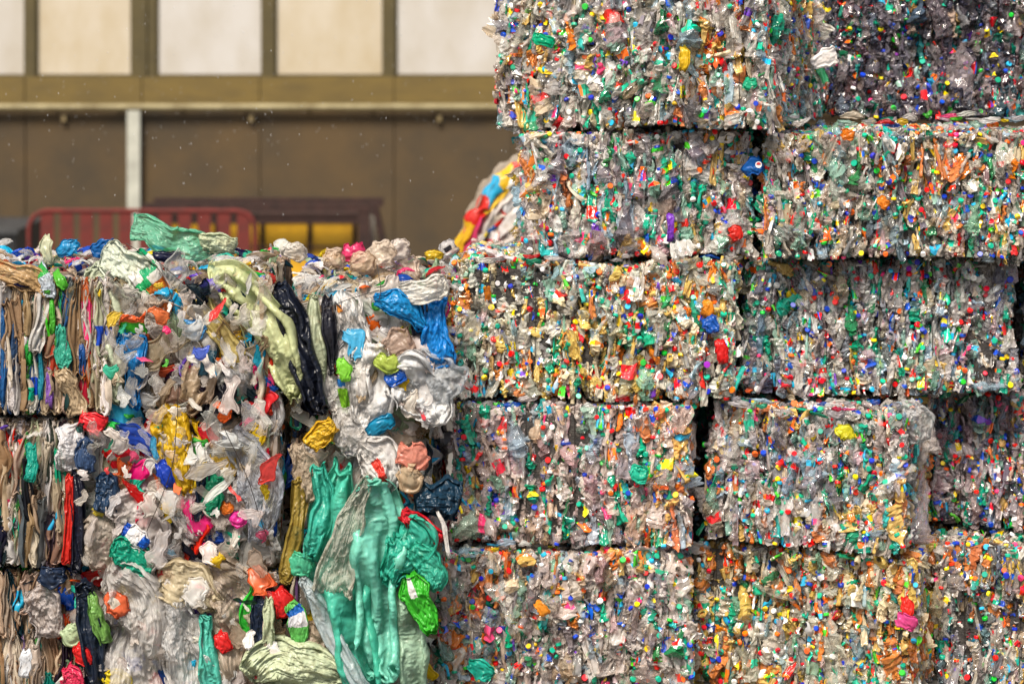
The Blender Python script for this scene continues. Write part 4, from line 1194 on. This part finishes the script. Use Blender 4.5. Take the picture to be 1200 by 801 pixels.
# ------------------------------------------------------------------ the hall behind
YW = 36.0
kx = YW / F
def X(px, Y=YW): return (px - 600) * Y / F
def Zp(py, Y=YW): return ZC - (py - HY) * Y / F
M_WALL = simple('brown_wall_paint', (.072, .043, .014), .8, 0, .75, .2, .1, (.036, .025, .012))
M_WALL2 = simple('olive_sill_paint', (.125, .082, .014), .6, 0, 2.0, .25, 0, (.09, .060, .012), (1, 1, 3))
M_MULL = simple('dark_olive_frame', (.070, .052, .014), .5, 0, 3, .2)
M_PANE = simple('milky_pane', (.45, .43, .405), .3, 0, 1.3, .06, 0, (.37, .335, .28), (1, 1, .5))
M_PANE2 = simple('cream_pane', (.46, .41, .33), .3, 0, 1.1, .06, 0, (.38, .315, .21), (1, 1, .5))
M_RAIL = simple('worn_grey_rail', (.26, .22, .11), .5, .1, 2.4, .5, 0, (.12, .09, .03), (1, 1, 1))
M_PIPE = simple('pale_grey_pipe', (.42, .42, .36), .5, 0, 4, .2)
M_ROOF = simple('grey_metal_roof', (.2, .2, .2), .5, .3, 4, .2)
hall = empty('industrial_hall', (0, YW, 0))
tag(hall, 'brown industrial hall with a band of large milky windows', 'building')
def hb(name, mat, boxes, parent=hall, **kw):
    m = MB()
    for b in boxes: m.box(*b)
    o = m.build(name, mat, parent, origin=(0, YW, 0), **kw)
    return o
zs = Zp(90); ztop = zs + 2.3
xl, xr = X(-420), X(1700)
# lower wall in cladding panels, with joints
js = [-420, -250, -110, 30, 167, 305, 462, 600, 740, 880, 1020, 1160, 1300, 1440, 1570, 1700]
hb('wall', M_WALL, [(X(a) + .012, X(b) - .012, YW, YW + .3, 0.0, Zp(122)) for a, b in zip(js[:-1], js[1:])] + [(xl, xr, YW + .03, YW + .32, 0.01, Zp(122) - .01)])
hb('sill_band', M_WALL2, [(X(a) + .01, X(b) - .01, YW - .05, YW + .3, Zp(121), zs) for a, b in zip(js[:-1], js[1:])] + [(xl, xr, YW - .02, YW + .28, Zp(121) + .01, zs - .01)])
hb('upper_wall', M_WALL, [(xl, xr, YW, YW + .3, ztop, ztop + 1.6)])
hb('roof', M_ROOF, [(xl - .2, xr + .2, YW - .3, YW + 14, ztop + 1.6, ztop + 1.8)])
hb('end_wall', M_WALL, [(xl, xl + .3, YW + .33, YW + 14, 0, ztop + 1.6)])
hb('end_wall', M_WALL, [(xr - .3, xr, YW + .33, YW + 14, 0, ztop + 1.6)])
m = MB(); m.tube([(xl + .3, YW - .14, Zp(125)), (xr - .3, YW - .14, Zp(125))], .052, 10)
for px in range(-380, 1680, 74): m.box(X(px), X(px) + .03, YW - .14, YW - .045, Zp(125) - .02, Zp(125) + .02)
m.build('rail', M_RAIL, hall, origin=(0, YW, 0))
m = MB(); m.box(X(151), X(166), YW - .17, YW - .02, 0.0, Zp(129)); m.build('downpipe', M_PIPE, hall, origin=(0, YW, 0))
mull = [(-400, -388), (-262, -250), (-120, -96), (30, 42), (155, 183), (308, 322), (450, 463), (590, 604), (730, 744), (870, 898), (1010, 1024), (1152, 1166), (1292, 1320), (1432, 1446), (1574, 1600)]
for a, b in mull:
    wide = b - a > 20
    bx_ = [(X(a), X(b), YW - .04, YW + .25, zs, ztop)] if not wide else [(X(a), X(a + (b - a) * .62), YW - .04, YW + .25, zs, ztop), (X(a + (b - a) * .66), X(b), YW - .01, YW + .25, zs, ztop)]
    hb('mullion', M_MULL, bx_)
for (a0, a1), (b0, b1) in zip(mull[:-1], mull[1:]):
    fr = hb('window', M_MULL, [(X(a1), X(b0), YW + .02, YW + .09, zs, zs + .035), (X(a1), X(b0), YW + .02, YW + .09, ztop - .05, ztop), (X(a1), X(a1) + .03, YW + .02, YW + .09, zs + .036, ztop - .051), (X(b0) - .03, X(b0), YW + .02, YW + .09, zs + .036, ztop - .051)], recentre=False)
    hb('pane', M_PANE2 if a1 in (42, 322, 744, 1024, 1320) else M_PANE, [(X(a1) + .032, X(b0) - .032, YW + .05, YW + .07, zs + .037, ztop - .052)], parent=fr, recentre=False)
# small wall lamps / fixings under the rail
for px in (76, 295, 515):
    m = MB(); m.box(X(px) - .03, X(px) + .03, YW - .10, YW - .01, Zp(142), Zp(135)); m.build('wall_fixing', simple('pale_fixing', (.20, .15, .07), .4), hall, origin=(0, YW, 0))

# red barrier
YR = 31.0
M_RED = simple('worn_red_paint', (.12, .009, .005), .8, 0, 5, .3, 0, (.06, .008, .005))
rb2 = empty('crowd_barrier', (X(166, YR), YR, 0)); tag(rb2, 'red metal barrier with rounded corners and upright slats in front of the hall', 'barrier')
zt = Zp(247, YR); x0, x1 = X(34, YR), X(299, YR); rc = .24
m = MB()
pts = [(x0, YR, 0.1)] + [(x0 + rc - rc * math.cos(t), YR, zt - rc + rc * math.sin(t)) for t in np.linspace(0, math.pi / 2, 7)] + [(x1 - rc + rc * math.sin(t), YR, zt - rc + rc * math.cos(t)) for t in np.linspace(0, math.pi / 2, 7)] + [(x1, YR, .1)]
m.tube(pts, .032, 8); m.tube([(x0, YR, .22), (x1, YR, .22)], .025, 8)
m.build('frame', M_RED, rb2, smooth=True, origin=(X(166, YR), YR, 0))
for px in np.arange(48, 290, 23):
    m = MB(); m.box(X(px, YR), X(px + 15, YR), YR - .012, YR + .012, .22, zt - .01); m.build('slat', M_RED, rb2, origin=(X(166, YR), YR, 0))
for xx in (x0 + .3, x1 - .3):
    m = MB(); m.tube([(xx, YR - .35, .03), (xx, YR - .3, .1), (xx, YR, .2), (xx, YR + .3, .1), (xx, YR + .35, .03)], .02, 6); m.build('foot', M_RED, rb2, smooth=True, origin=(X(166, YR), YR, 0))

# brown steel frame and yellow container
YF = 32.5
M_RUST = simple('rusty_brown_steel', (.036, .014, .010), .8, .2, 7, .4, .2)
M_YEL = simple('mustard_paint', (.62, .34, .010), .5, 0, 3, .3, 0, (.42, .22, .01))
fr = empty('steel_frame', (X(310, YF), YF, 0)); tag(fr, 'dark brown steel stillage frame behind the red barrier', 'steel frame')
og = (X(310, YF), YF, 0)
zt = Zp(238, YF)
m = MB(); m.box(X(168, YF), X(445, YF), YF - .05, YF + .05, zt - .11, zt); m.box(X(168, YF), X(445, YF), YF + .9, YF + 1.0, zt - .11, zt); m.build('top_rail', M_RUST, fr, origin=og)
for px in (172, 420):
    for yy in (YF, YF + .9):
        m = MB(); m.box(X(px, YF), X(px + 14, YF), yy - .04, yy + .04, 0, zt - .111); m.build('post', M_RUST, fr, origin=og)
m = MB()
m.tube([(X(440, YF), YF - .02, zt - .06), (X(462, YF), YF - .02, 0.0)], .05, 6); m.build('brace', M_RUST, fr, origin=og)
m = MB(); m.box(X(180, YF), X(432, YF), YF + .02, YF + .06, Zp(262, YF), Zp(254, YF)); m.build('cross_rail', M_RUST, fr, origin=og)
m = MB()
for px in range(428, 440, 4): m.box(X(px, YF), X(px, YF) + .01, YF + .3, YF + .31, .1, zt - .12)
for i in range(12): m.box(X(426, YF), X(440, YF), YF + .311, YF + .32, .1 + i * .08, .115 + i * .08)
m.build('mesh_panel', M_PIPE, fr, origin=og)
yc = empty('yellow_container', (X(340, YF), YF + .4, 0)); tag(yc, 'mustard yellow ribbed container seen through the brown steel frame', 'container')
og = (X(340, YF), YF + .4, 0)
m = MB(); m.box(X(190, YF), X(415, YF), YF + .35, YF + .85, .12, Zp(256, YF) - .01); m.build('body', M_YEL, yc, origin=og)
for px in (190, 248, 302, 358, 411):
    m = MB(); m.box(X(px, YF), X(px + 5, YF), YF + .30, YF + .348, .05, Zp(256, YF)); m.build('rib', M_RUST, yc, origin=og)
m = MB(); m.box(X(188, YF), X(418, YF), YF + .28, YF + .9, Zp(258, YF) + .0, Zp(254, YF) + .02); m.build('rim', M_RUST, yc, origin=og)
m = MB(); m.box(X(188, YF), X(418, YF), YF + .27, YF + .299, Zp(293, YF), Zp(290, YF)); m.build('band', M_RUST, yc, origin=og)

# dark skip at the edge
M_DK = simple('dark_grey_steel', (.045, .047, .05), .6, .2, 4, .3)
sk = empty('waste_skip', (X(-90, 33.8), 33.8, 0)); tag(sk, 'low dark grey skip against the hall wall beside the red barrier', 'skip')
og = (X(-90, 33.8), 33.8, 0)
m = MB(); V = np.array([[X(-230, 33.8), 33.2, .1], [X(24, 33.8), 33.2, .1], [X(24, 33.8), 34.8, .1], [X(-230, 33.8), 34.8, .1], [X(-240, 33.8), 33.0, .74], [X(33, 33.8), 33.0, .74], [X(33, 33.8), 35, .74], [X(-240, 33.8), 35, .74]])
m.add(V, box_vf(0, 1, 0, 1, 0, 1)[1]); m.build('body', M_DK, sk, origin=og)
m = MB(); m.box(X(-242, 33.8), X(35, 33.8), 32.96, 35.04, .741, .80); m.build('rim', M_DK, sk, origin=og)
for i in range(6):
    px = -215 + i * 44
    m = MB(); m.box(X(px, 33.8), X(px, 33.8) + .09, 33.02, 33.14, .1, .739); m.build('rib', M_DK, sk, origin=og)

# ground
M_GR = simple('wet_concrete_yard', (.17, .16, .145), .45, 0, .8, .3, .15, (.08, .078, .07))
m = MB(); g = 2500
V = np.array([[-g, -g, 0], [g, -g, 0], [g, g, 0], [-g, g, 0]], float) - np.array([0, 0, .004])
m.add(V, np.array([[0, 1, 2, 3]])); o = m.build('ground', M_GR, None, recentre=False); tag(o, 'grey wet concrete yard', kind='structure')

# light rain falling between the stacks and the hall
rng = np.random.default_rng(5)
m = MB()
ico = np.array([[0, 0, 1.0], [1, 0, 0], [0, 1, 0], [-1, 0, 0], [0, -1, 0], [0, 0, -1.0]])
iq = np.array([[0, 1, 2, 2], [0, 2, 3, 3], [0, 3, 4, 4], [0, 4, 1, 1], [5, 2, 1, 1], [5, 3, 2, 2], [5, 4, 3, 3], [5, 1, 4, 4]])[:, :3]
Vs = []; Qs = []; nn = 0
for i in range(900):
    Y = rng.uniform(14.5, 26)
    p = W(rng.uniform(-60, 620), rng.uniform(-30, 300), Y)
    if p[2] < 2.5: continue
    Vs.append(p + ico * np.array([.0022, .0022, .0075]) * rng.uniform(.6, 1.25)); Qs.append(iq + nn); nn += 6
M_RAIN, nt, out = newmat('rain_water')
g_ = N(nt, 'ShaderNodeBsdfPrincipled', Roughness=0.05); g_.inputs['Base Color'].default_value = (.75, .75, .75, 1)
tr_ = N(nt, 'ShaderNodeBsdfTransparent'); mxs = N(nt, 'ShaderNodeMixShader', Fac=.6)
nt.links.new(g_.outputs[0], mxs.inputs[1]); nt.links.new(tr_.outputs[0], mxs.inputs[2]); nt.links.new(mxs.outputs[0], out.inputs['Surface'])
o = mesh_np('rain', np.concatenate(Vs), np.concatenate(Qs), M_RAIN, None, smooth=True); tag(o, 'fine rain drops falling in front of the hall wall', 'rain', kind='stuff')

# ------------------------------------------------------------------ light
w = bpy.data.worlds.new('World'); scene.world = w; w.use_nodes = True
nt = w.node_tree
bg = nt.nodes['Background']
sky = nt.nodes.new('ShaderNodeTexSky'); sky.sky_type = 'NISHITA'; sky.sun_disc = False
EL, AZ = math.radians(52), math.radians(200)     # azimuth clockwise from +Y
sky.sun_elevation = EL; sky.sun_rotation = AZ
sky.air_density = 1.0; sky.dust_density = 4.0; sky.ozone_density = 0.6
nt.links.new(sky.outputs[0], bg.inputs[0]); bg.inputs[1].default_value = 0.08
sun = bpy.data.lights.new('sun', 'SUN'); sun.energy = 4.0; sun.angle = math.radians(20); sun.color = (1, .92, .80)
so = bpy.data.objects.new('sun', sun); COL.objects.link(so)
dirv = Vector((math.sin(AZ) * math.cos(EL), math.cos(AZ) * math.cos(EL), math.sin(EL)))
so.rotation_euler = dirv.to_track_quat('Z', 'Y').to_euler()
so.location = (0, 0, 30)

# ------------------------------------------------------------------ camera
cam = bpy.data.cameras.new('camera'); co = bpy.data.objects.new('camera', cam); COL.objects.link(co)
co.location = (0, 0, ZC); co.rotation_euler = (math.pi / 2, 0, 0)
cam.sensor_width = 36; cam.lens = 85 * 1.0; cam.shift_y = -(400.5 - HY) / 1200
cam.clip_end = 6000
cam.dof.use_dof = True; cam.dof.focus_distance = 13.05
cam.dof.aperture_fstop = 85 / 58.0
scene.camera = co
scene.view_settings.view_transform = 'Standard'; scene.view_settings.look = 'None'
scene.view_settings.exposure = 0.76; scene.view_settings.gamma = 1
scene.view_settings.use_curve_mapping = False
cy = scene.cycles
cy.max_bounces = 3; cy.diffuse_bounces = 1; cy.glossy_bounces = 1; cy.transmission_bounces = 1; cy.transparent_max_bounces = 5
cy.caustics_reflective = False; cy.caustics_refractive = False
